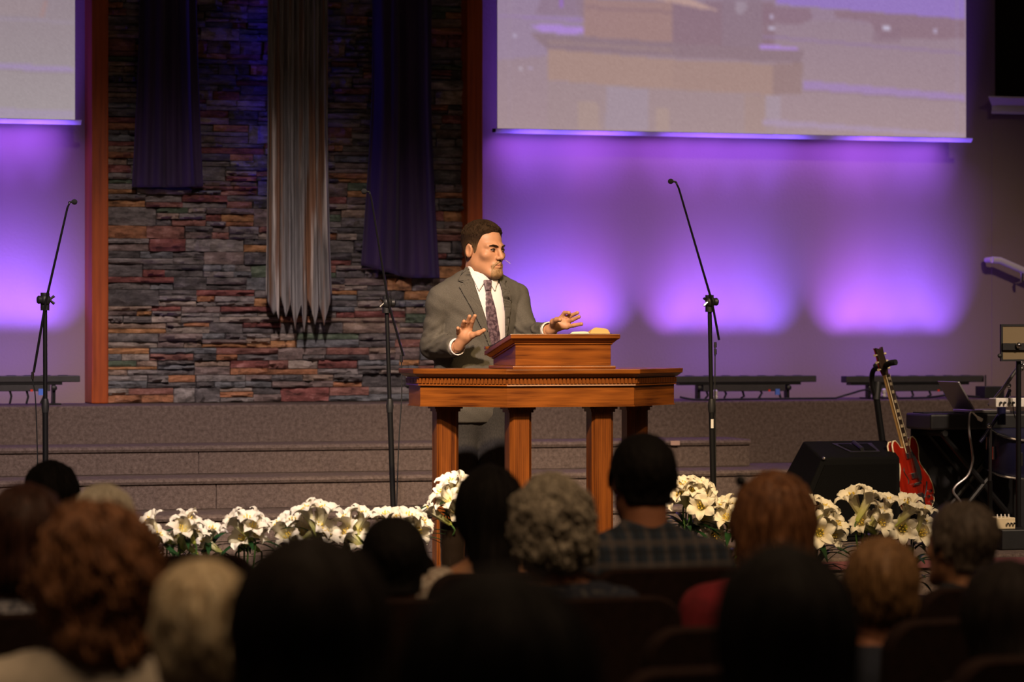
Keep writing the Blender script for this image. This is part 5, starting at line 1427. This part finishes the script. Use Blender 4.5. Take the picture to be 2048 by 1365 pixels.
for a, k, an_ in legs:
    link('shoe', np_mesh('shoe', [(*nets(lambda P: np.maximum(smin(sd_cap(P, (an_[0], an_[1] + .01, .05), (an_[0] + .035, an_[1] - .19, .035), .048, .040), sd_cap(P, (an_[0], an_[1], .05), (an_[0], an_[1], .10), .048), .02), .002 - P[2]), (an_[0] - .1, an_[1] - .28, -.01), (an_[0] + .13, an_[1] + .10, .17), .009), 0)], ['shoe']), spk)
JF = jacket_full
LAP = [[(930, 532), (937, 534), (955, 585), (972, 637), (984, 693), (978, 694), (970, 672), (945, 622), (917, 573), (927, 566), (914, 562)],
       [(993, 545), (1000, 546), (1014, 560), (1010, 570), (1018, 572), (1024, 600), (1020, 640), (1012, 690), (1009, 690), (1010, 668), (1009, 620), (1002, 575)]]
drape('lapel', LAP[0], JF, .0055, .0028, 'suit', jk, .0048); drape('lapel', LAP[1], JF, .0055, .0028, 'suit', jk, .0048)
SH = lambda P: torso_sdf(P, -.010)
def neck_sdf(P): return smin(torso_sdf(P, -.010), sd_cap(P, Lc(962, 575, .02), Lc(966, 545, .015), .066, .062), .02)
drape('collar', [(935, 522), (940, 530), (958, 556), (971, 562), (958, 583), (944, 556), (934, 534)], neck_sdf, .006, .004, 'shirt_white', spk, .0045)
drape('collar', [(995, 545), (998, 556), (990, 584), (979, 565), (984, 558)], neck_sdf, .006, .004, 'shirt_white', spk, .0045)
tie = drape('necktie', [(971, 580), (981, 580), (992, 620), (1000, 668), (1002, 715), (976, 715), (975, 660), (971, 620)], SH, .007, .0045, 'tie_silk', spk, .0048)
drape('tie_knot', [(966, 560), (984, 560), (982, 582), (971, 582)], neck_sdf, .008, .010, 'tie_silk', tie, .0045)
# cuffs
for a, w_, h in ((elL, wrL, hL), (elR, wrR, hR)):
    ba = np.array(w_) - np.array(a); ba /= np.linalg.norm(ba)
    c0, c1 = np.array(w_) - ba * .03, np.array(w_) + ba * .020
    def cuff(P, c0=c0, c1=c1, ba=ba, w_=w_):
        q = sd_cap(P, tuple(c0 - ba * .05), tuple(c1 + ba * .05), .038)
        pr = sum((P[i] - c1[i]) * ba[i] for i in range(3))
        return np.maximum(np.maximum(q, -(q + .006)), np.maximum(pr, -pr - .05))
    link('shirt_cuff', np_mesh('shirt_cuff', [(*nets(cuff, *bb([c0, c1], .06), .0045), 0)], ['shirt_white']), spk)
    MBc = MB(); p = np.array(w_) - ba * .02
    MBc.ball(tuple(p + np.array([0.0, 0.0, -.046])), .006, 8).build('cuff_button', 'black_plastic', jk, smooth=True)
# hair, brows, beard, eyes
def hair_edge(q): return hairline(q[1], .095, .058, -.022, -.058) + .006 * vnoise(q[0] * 70, q[1] * 70, q[2] * 30)
def hair_all(P):
    q = to_head(P); d = head_sdf(q, False)
    hl = hair_edge(q)
    g_ = np.clip((q[2] - hl) / .018, 0, 1)
    off = .0012 + g_ * np.interp(q[2], [-.02, .03, .06, .095], [.0015, .003, .008, .0135])
    d = d - off + .0045 * np.clip((q[2] - .055) / .04, 0, 1) * g_ * vnoise(q[0] * 120, q[1] * 55, q[2] * 80)
    d = smax(d, hl - q[2], .002)
    return smax(d, -sd_ell((np.abs(q[0]), q[1], q[2]), (.0795, .014, -.006), (.016, .022, .034)), .003)
SPK_HAIR = nets(hair_all, lo, hi, .0038)
def beard(P):
    q = to_head(P); d = head_sdf(q) - .0024
    goat = sd_ell(q, (0, -.085, -.100), (.036, .045, .026))
    mus = sd_cap((np.abs(q[0]), q[1], q[2]), (.004, -.100, -.045), (.028, -.088, -.066), .006, .007)
    side = sd_cap((np.abs(q[0]), q[1], q[2]), (.028, -.088, -.066), (.026, -.085, -.095), .006, .008)
    return smax(d, smin(smin(goat, mus, .006), side, .006), .003)
link('beard', np_mesh('beard', [(*nets(beard, lo, (hi[0], hi[1], HC[2] + .02), .0036), 0)], ['beard']), spk)
for sg in (-1, 1):
    pts = [from_head((sg * x, y, z)) for x, y, z in ((.012, -.0975, .0200), (.024, -.096, .0245), (.036, -.089, .0265), (.048, -.077, .0215))]
    MB().tube(pts, [.0026, .0034, .0030, .0016], 8).build('eyebrow', 'hair_brown', spk, smooth=True)
    MB().ball(from_head((sg * .031, -.0795, .0035)), (.0092, .0092, .0048), 10).build('eye', 'eye_white', spk, smooth=True)
    MB().ball(from_head((sg * .030 + .003, -.0868, .0035)), (.0050, .0050, .0046), 8).build('iris', 'eye_dark', spk, smooth=True)
    lid_ = [from_head((sg * x, y, z)) for x, y, z in ((.020, -.0865, .0075), (.031, -.0900, .0105), (.043, -.0820, .0065))]
    MB().tube(lid_, [.002, .0028, .002], 6).build('eyelid', 'hair_brown', spk, smooth=True)
lips = [from_head(p) for p in ((-.020, -.0920, -.0620), (-.008, -.1015, -.0610), (.008, -.1015, -.0610), (.020, -.0920, -.0620))]
MB().tube(lips, [.001, .0022, .0022, .001], 6).build('mouth', 'lip', spk, smooth=True)
hm0 = from_head((.045, -.075, -.048)); W = spk.matrix_basis
hm = [from_head(p) for p in ((.084, .004, -.002), (.080, -.030, -.028), (.078, -.065, -.042), (.070, -.088, -.048), (.061, -.106, -.052))]
hs_ = MB().tube(curve_pts(hm, 16), .0011, 6).build('headset_microphone', 'cream', None, smooth=True)
hs_.matrix_basis = W; tag(hs_, 'thin headset microphone wire at the far cheek of the speaking man', 'microphone')

# ------------------------------------------------------------------ chairs
def chair(x, Y, label, rz=math.pi):
    root = thing('padded_chair', (x, Y, 0.0), label, 'chair', rz, 'padded chairs in rows')
    if not CH:
        hw, top, n = .235, .95, 8
        # rounded padded back
        poly = [(-hw, .46), (hw, .46)]
        for k in range(n + 1):
            a = k / n * math.pi / 2; poly.append((hw - .07 + .07 * math.cos(a), top - .07 + .07 * math.sin(a)))
        for k in range(n + 1):
            a = math.pi / 2 + k / n * math.pi / 2; poly.append((-hw + .07 + .07 * math.cos(a), top - .07 + .07 * math.sin(a)))
        mb = MB(); ly = lambda z, o: .17 + (z - .46) * .12 + o
        ring = [(0.0, .92), (.012, 1.0), (.040, 1.0), (.055, .93)]
        nP = len(poly); vs = []
        for o_, s_ in ring:
            for (px_, z) in poly: vs.append((px_ * (1 - (1 - s_) * .35), ly(z, o_), .70 + (z - .70) * (1 - (1 - s_) * .35)))
        fs = [tuple(range(nP))] + [tuple((len(ring) - 1) * nP + i for i in reversed(range(nP)))]
        for j in range(len(ring) - 1): fs += [(j * nP + i, (j + 1) * nP + i, (j + 1) * nP + (i + 1) % nP, j * nP + (i + 1) % nP) for i in range(nP)]
        CH['backrest'] = mesh_from('backrest', vs, fs, 'chair_fabric', True, 50)
        mb = MB(); mb.box(-.245, .245, -.26, .20, .40, .48); CH['seat'] = mesh_from('seat', mb.v, mb.f, 'chair_fabric')
        for sg, k in ((-1, 'leg_l'), (1, 'leg_r')):
            mb = MB(); mb.tube([(sg * .225, -.22, .01), (sg * .22, -.21, .40)], .012, 8); CH[k + 'f'] = mesh_from('leg', mb.v, mb.f, 'chair_metal', True)
            mb = MB(); mb.tube([(sg * .225, .24, .01), (sg * .225, .19, .44), (sg * .225, .22, .72)], .012, 8); CH[k + 'b'] = mesh_from('leg', mb.v, mb.f, 'chair_metal', True)
    for k, me in CH.items():
        o = link(k if not k.startswith('leg') else 'leg', me, root)
        if k == 'seat':
            md = o.modifiers.new('bevel', 'BEVEL'); md.width = .025; md.segments = 3
    return root
CH = {}

# ------------------------------------------------------------------ audience
def seat_body(P, sw, g=0.0):
    x, y, z = P; PA = (np.abs(x), y, z)
    d = sd_ell(P, (0, .03, .86), (.155 * sw / .19 + g, .105 + g, .19 + g))
    d = smin(d, sd_ell(P, (0, .02, .66), (.155 * sw / .19 + g, .115 + g, .22 + g)), .06)
    d = smin(d, sd_cap(PA, (0.03, .03, 1.000), (sw - .03, .03, .955), .050 + g, .055 + g), .06)
    d = smin(d, sd_cap(PA, (sw - .005, .03, .945), (sw + .035, .04, .70), .053 + g, .045 + g), .035)
    d = smin(d, sd_cap(PA, (sw + .035, .04, .70), (.10, -.24, .62), .043 + g, .032 + g), .03)
    return d
def seat_legs(P, g=0.0):
    x, y, z = P; PA = (np.abs(x), y, z)
    d = smin(sd_cap(PA, (.085, .03, .555), (.10, -.40, .545), .078 + g, .060 + g), sd_cap(PA, (.10, -.40, .545), (.105, -.40, .10), .055 + g, .042 + g), .04)
    return smin(d, sd_cap(PA, (.105, -.38, .055), (.115, -.55, .045), .042 + g, .036 + g), .02)
HZC = 1.172                                                # head height of the seated figure
def hair_sdf(q, st, p):
    x, y, z = q
    base = head_sdf(q, False)
    ear = sd_ell((np.abs(x), y, z), (.0795, .014, -.006), (.018, .024, .036))
    if st == 'short':
        d = base - p.get('off', .013) + .003 * vnoise(x * 90, y * 90, z * 50)
        d = smax(d, hairline(y, .08, .03, -.03, p.get('nape', -.075)) - z, .012)
        return smax(d, -ear, .004)
    if st == 'soft':                                         # fuller short cut
        d = sd_ell(q, (0, .022, .025 + p.get('dz', 0)), (.094 * p.get('w', 1), .115, p.get('h', .108)))
        d = smin(d, sd_ell(q, (0, .055, -.045), (.072 * p.get('w', 1), .062, .060)), .04)
        d = d + .006 * vnoise(x * 45, y * 45, z * 22) + .003 * vnoise(x * 110, y * 110, z * 50)
        d = smax(d, np.interp(y, [-.1, -.04, 0, .05], [.06, -.01, -.05, -.115]) - z, .012)
        return smax(d, -sd_ell((np.abs(x), y, z), (.0885, .008, -.016), (.016, .018, .024)), .004) if p.get('ear') else d
    if st == 'curly':
        d = sd_ell(q, (0, .022, .012), (.112 * p.get('w', 1), .122, .120))
        d = smin(d, sd_ell(q, (0, .05, -.06), (.095 * p.get('w', 1), .08, .062)), .04)
        d = d + .012 * vnoise(x * 42, y * 42, z * 42) + .006 * vnoise(x * 95, y * 95, z * 95)
        return smax(d, np.interp(y, [-.1, -.04, 0, .05], [.06, -.02, -.09, -.135]) - z, .015)
    if st == 'bob':
        L_ = p.get('len', .16)
        d = sd_ell(q, (0, .020, .030), (.100, .118, .100))
        d = smin(d, sd_cap(q, (0, .030, -.01), (0, .045, -L_ + .06), .100, .098 * p.get('w', 1)), .03)
        d = d + .004 * vnoise(x * 60, y * 60, z * 10)
        d = smax(d, -L_ - z, .025)
        return smax(d, -.035 - y + np.where(z > .05, -.1, 0), .01)
    if st in ('long', 'wave'):
        L_ = p.get('len', .32); wv = st == 'wave'
        d = sd_ell(q, (0, .020, .028), (.098 * p.get('w', 1), .116, .103))
        d = smin(d, sd_cap(q, (0, .035, -.02), (p.get('lean', 0), .085, -L_ + .07), .095 * p.get('w', 1), .080 * p.get('w2', 1)), .05)
        if wv: d = d + .009 * vnoise(x * 34, y * 34, z * 20) + .005 * vnoise(x * 80, y * 80, z * 34)
        else: d = d + .004 * vnoise(x * 70, y * 70, z * 8)
        d = smax(d, -L_ - z, .03)
        return smax(d, -.035 - y + np.where(z > .05, -.1, 0), .01)
    if st == 'curlylong':
        L_ = p.get('len', .27)
        d = sd_ell(q, (0, .022, .018), (.104, .120, .112))
        d = smin(d, sd_cap(q, (0, .035, -.05), (0, .060, -L_ + .07), .106, .080), .05)
        d = d + .014 * vnoise(x * 30, y * 30, z * 26) + .008 * vnoise(x * 70, y * 70, z * 60)
        d = smax(d, -L_ - z, .03)
        return smax(d, -.035 - y + np.where(z > .05, -.1, 0), .01)
def strands(f, n, length, steps, r, curl, seed, zmax=.13, thr=(-.35, math.pi + .35), phr=(-.5, 1.45), keep=None):
    """locks combed over the hair surface"""
    g = np.random.default_rng(seed)
    th = g.uniform(*thr, n); ph = g.uniform(*phr, n)
    D = np.stack([np.cos(th) * np.cos(ph), np.sin(th) * np.cos(ph), np.sin(ph)], 1)
    p = np.array([0, .02, .0]) + D * .20
    def ev(pp): return f((pp[:, 0], pp[:, 1], pp[:, 2]))
    def grad(pp):
        e = .003; return np.stack([ev(pp + np.eye(3)[i] * e) - ev(pp - np.eye(3)[i] * e) for i in range(3)], 1) / (2 * e)
    for _ in range(6): p = p - D * np.clip(ev(p), -.05, .05)[:, None] * .9
    if keep is not None:
        kp = keep(p); p = p[kp]; n = len(p)
    path = [p.copy()]
    ds = length / steps
    pa = g.uniform(0, 6.28, n)
    for k in range(steps):
        N = grad(p); N /= np.linalg.norm(N, axis=1)[:, None] + 1e-9
        dn = np.tile(np.array([0, 0.12, -1.0]), (n, 1)) + np.stack([p[:, 0] * 3, np.zeros(n), np.zeros(n)], 1)
        T = dn - N * (dn * N).sum(1)[:, None]; T /= np.linalg.norm(T, axis=1)[:, None] + 1e-9
        B_ = np.cross(N, T)
        p = p + T * ds + B_ * (curl * np.sin(pa + k * 1.3))[:, None]
        p = p - N * np.clip(ev(p) - .0015, -.02, .02)[:, None]
        path.append(p + N * (curl * .6 * np.cos(pa + k * 1.3))[:, None])
    path = np.array(path)                                     # steps+1, n, 3
    Vv, Fq = [], []
    m_ = 4; base = 0
    for i in range(n):
        pts = path[:, i]; K = len(pts)
        tg = np.gradient(pts, axis=0); tg /= np.linalg.norm(tg, axis=1)[:, None] + 1e-9
        a = np.cross(tg, np.array([.3, .5, .8])); a /= np.linalg.norm(a, axis=1)[:, None] + 1e-9
        c = np.cross(tg, a)
        rad = r * np.sin(np.linspace(.25, math.pi - .08, K))
        ang = np.arange(m_) * 2 * math.pi / m_
        ring = pts[:, None] + (a[:, None] * np.cos(ang)[None, :, None] + c[:, None] * np.sin(ang)[None, :, None]) * rad[:, None, None]
        Vv.append(ring.reshape(-1, 3))
        kk, jj = np.meshgrid(np.arange(K - 1), np.arange(m_), indexing='ij')
        j2 = (jj + 1) % m_
        Fq.append(np.stack([kk * m_ + jj, kk * m_ + j2, (kk + 1) * m_ + j2, (kk + 1) * m_ + jj], -1).reshape(-1, 4) + base)
        base += K * m_
    return np.concatenate(Vv), np.concatenate(Fq)
def person(px, top, Y, st, hairm, shirtm, label, chairlab=None, sw=.185, yaw=0.0, p=None, skin='skin_tan', lock=None, hoff=.012, seed=0, cpx=None, extra=None, tiltx=0.0, shirt_cut=1.012):
    p = p or {}
    x = wx(px, Y); zt4 = wz(px, top, Y)
    sc = zt4 / (HZC + .116 + hoff)
    ca, sa = math.cos(yaw), math.sin(yaw)
    hc = (0, -.005, HZC)
    def th_(P):
        q = [P[i] - hc[i] for i in range(3)]; return (ca * q[0] + sa * q[1], -sa * q[0] + ca * q[1], q[2])
    pts = []
    pts.append((*nets(lambda P: head_sdf(th_(P), True), (-.125, -.135, HZC - .20), (.125, .135, HZC + .125), .0075), 0))
    pts.append((*nets(lambda P: smin(smin(seat_body(P, sw, -.008), seat_legs(P, -.010), .04), sd_cap(P, (0, .02, 1.0), (0, .01, 1.08), .052), .03), (-.34, -.62, -.01), (.34, .22, 1.14), .017), 0))
    o = link('person', np_mesh('person', pts, [skin])); o.location = (x, Y, 0); o.rotation_euler = (0, 0, math.pi); o.scale = (sc, sc, sc)
    tag(o, label, 'person', 'seated congregation')
    def shirt(P):
        d = seat_body(P, sw, .006) + .003 * vnoise(P[0] * 16, P[1] * 16, P[2] * 22)
        d = smin(d, sd_cap(P, (0, .022, 1.0), (0, .012, 1.055), .066, .062), .02) if p.get('collar') else d
        d = np.maximum(d, P[2] - p.get('cut', 1.075 if p.get('collar') else 1.032))
        if p.get('offshoulder'): d = np.maximum(d, P[2] - .955 - 2.0 * np.maximum(0, np.abs(P[0]) - .095))
        return np.maximum(d, .50 - P[2])
    link('shirt', np_mesh('shirt', [(*nets(shirt, (-.35, -.32, .45), (.35, .24, 1.12), .0125), 0)], [shirtm]), o)
    link('trousers', np_mesh('trousers', [(*nets(lambda P: np.maximum(seat_legs(P, .006), .10 - P[2]), (-.24, -.50, .05), (.24, .16, .68), .018), 0)], ['jeans']), o)
    f = lambda P: hair_sdf(P, st, p)
    fh = lambda P: f(th_(P))
    prt = [(*nets(fh, (-.17, -.16, HZC - .40), (.17, .22, HZC + .15), .0065), 0)]
    if lock:
        n, ln, r, curl = lock
        V, Fq = strands(f, n, ln, 10, r, curl, seed + 3)
        V = np.stack([ca * V[:, 0] - sa * V[:, 1] + hc[0], sa * V[:, 0] + ca * V[:, 1] + hc[1], V[:, 2] + hc[2]], 1)
        prt.append((V, Fq, 0))
    link('hair', np_mesh('hair', prt, [hairm]), o)
    if chairlab: chair(wx(cpx, Y) if cpx is not None else x, Y, chairlab)
    return o
# short brushed hair of the speaker
def _hl(q):
    return head_sdf(q, False) - np.clip((q[2] - hairline(q[1], .095, .058, -.022, -.058)) / .018, 0, 1) * np.interp(q[2], [-.02, .03, .06, .095], [.0015, .003, .008, .0135])
V, Fq = strands(_hl, 1100, .016, 5, .0019, .0030, 21, thr=(0, 6.283), phr=(.70, 1.5), keep=lambda p_: p_[:, 2] - hairline(p_[:, 1], .095, .058, .03, .03) > .014)
V = np.array([from_head(tuple(p_)) for p_ in V])
link('hair', np_mesh('hair', [(*SPK_HAIR, 0), (V, Fq, 0)], ['hair_cropped']), spk)
RF, RA, RB, RC, RD, RE, RG, RH = 8.85, 8.0, 7.2, 6.45, 5.7, 4.95, 4.15, 3.4
person(100, 924, 9.7, 'soft', 'hair_black', 'top_black', 'person with black hair behind the white-haired and maroon-haired heads', 'padded chair of the black-haired person in the front row', sw=.18, lock=(160, .09, .003, .001))
person(204, 970, RA, 'soft', 'hair_white', 'top_ivory', 'white-haired person behind the curly auburn hair', 'padded chair of the white-haired person', sw=.185, lock=(260, .10, .0025, .001), p=dict(w=.95), hoff=.015)
person(1284, 866, RA, 'short', 'hair_black', 'top_plaid', 'man with short black hair in a blue plaid shirt', 'padded chair of the man in the plaid shirt', sw=.195, p=dict(collar=True, off=.010, nape=-.065), hoff=.010)
person(975, 931, RA, 'long', 'hair_black', 'top_lace', 'woman with long black hair and an off-shoulder lace top', 'padded chair of the woman in the lace top', sw=.17, p=dict(len=.22, w=.92, w2=.8, offshoulder=1), lock=(120, .24, .003, .0006), hoff=.013, skin='skin')
person(48, 968, RB, 'bob', 'hair_maroon', 'top_floral', 'woman with maroon-brown bob in a blue floral top at the picture edge', 'padded chair of the woman in the floral top', sw=.19, p=dict(len=.13), lock=(160, .14, .003, .001))
person(785, 1032, RB + .1, 'short', 'hair_black', 'top_stripe', 'person with short dark hair and black-and-white collar below the lilies', 'padded chair of the short-haired person with the striped collar', sw=.16, p=dict(collar=True, off=.013, nape=-.085), hoff=.013)
person(1100, 947, RB, 'curly', 'hair_grey', 'top_speckle', 'person with curly grey hair in a dark speckled top', 'padded chair of the curly grey-haired person', sw=.195, p=dict(w=.95), lock=(520, .07, .0035, .006), hoff=.018)
person(1546, 943, RB, 'wave', 'hair_red', 'top_red', 'woman with long red-brown hair and a red top', 'padded chair of the woman in red', sw=.215, p=dict(len=.30, w=1.0, w2=1.15), lock=(220, .30, .0035, .003), hoff=.014, yaw=-.25)
person(1920, 1002, RB, 'short', 'hair_greybrown', 'top_charcoal', 'man with greying brown hair and dark jacket near the guitar side', 'padded chair of the man with greying hair', sw=.215, p=dict(collar=True, off=.013, nape=-.07), lock=(160, .05, .0022, .0008), hoff=.012, yaw=.35, skin='skin')
person(192, 998, RD, 'curlylong', 'hair_auburn', 'top_cream', 'woman with voluminous curly auburn hair and a cream top', 'padded chair of the woman in the cream top', sw=.21, p=dict(len=.19), lock=(520, .13, .005, .010), hoff=.020)
person(1757, 1073, RC, 'soft', 'hair_honey', 'top_navy', 'person with short honey-brown hair in front of the lilies', 'padded chair of the honey-haired person', sw=.19, lock=(240, .11, .003, .001), hoff=.018, p=dict(w=1.0), cpx=1868)
person(400, 1118, RE, 'soft', 'hair_blonde', 'top_brown', 'person with short pale blonde hair', 'padded chair of the blonde person', sw=.19, p=dict(w=.92, ear=True), lock=(260, .09, .0035, .002), hoff=.018, skin='skin', cpx=425)
person(612, 1068, RG, 'bob', 'hair_dark', 'top_tan', 'person with sleek dark bob in a tan top', 'padded chair of the dark bob-haired person', sw=.20, p=dict(len=.19, w=1.0), lock=(140, .18, .003, .0008), hoff=.013)
person(1560, 1090, RG, 'long', 'hair_black', 'top_black', 'person with long black hair in black', 'padded chair of the person in black', sw=.20, p=dict(len=.34, w=.95, w2=1.2), lock=(120, .30, .003, .0008), hoff=.013)
person(985, 1140, RH, 'long', 'hair_black', 'top_black', 'large dark head with long hair in the middle of the lower edge', 'padded chair of the large dark-haired head', sw=.20, p=dict(len=.32, w=1.05, w2=1.25), lock=(120, .28, .003, .0008), hoff=.013)
person(2010, 1120, RD, 'long', 'hair_dark', 'top_charcoal', 'dark-haired person at the lower corner of the picture', 'padded chair of the person at the lower corner', sw=.20, p=dict(len=.30, w=1.05, w2=1.2), lock=(120, .26, .003, .001), hoff=.013)
# hair clip of the red-haired woman
q = wp(1481, 962, RB + .0); o = MB(q).ball(q, (.012, .02, .014), 10).build('hair_clip', 'black_plastic', None, smooth=True); tag(o, 'small dark hair clip in the red-brown hair', 'hair clip')
# empty chairs in view
for px, Y, lab in ((302, RF, 'empty padded chair in the front row, first below the lilies'), (664, RF, 'empty padded chair in the front row above the sleek dark bob'), (1026, RF, 'empty padded chair in the front row below the ribbed vase'),
                   (1412, RC, 'empty padded chair behind the woman in red'), (1380, RD, 'empty padded chair between the two large dark heads')):
    chair(wx(px, Y), Y, lab)
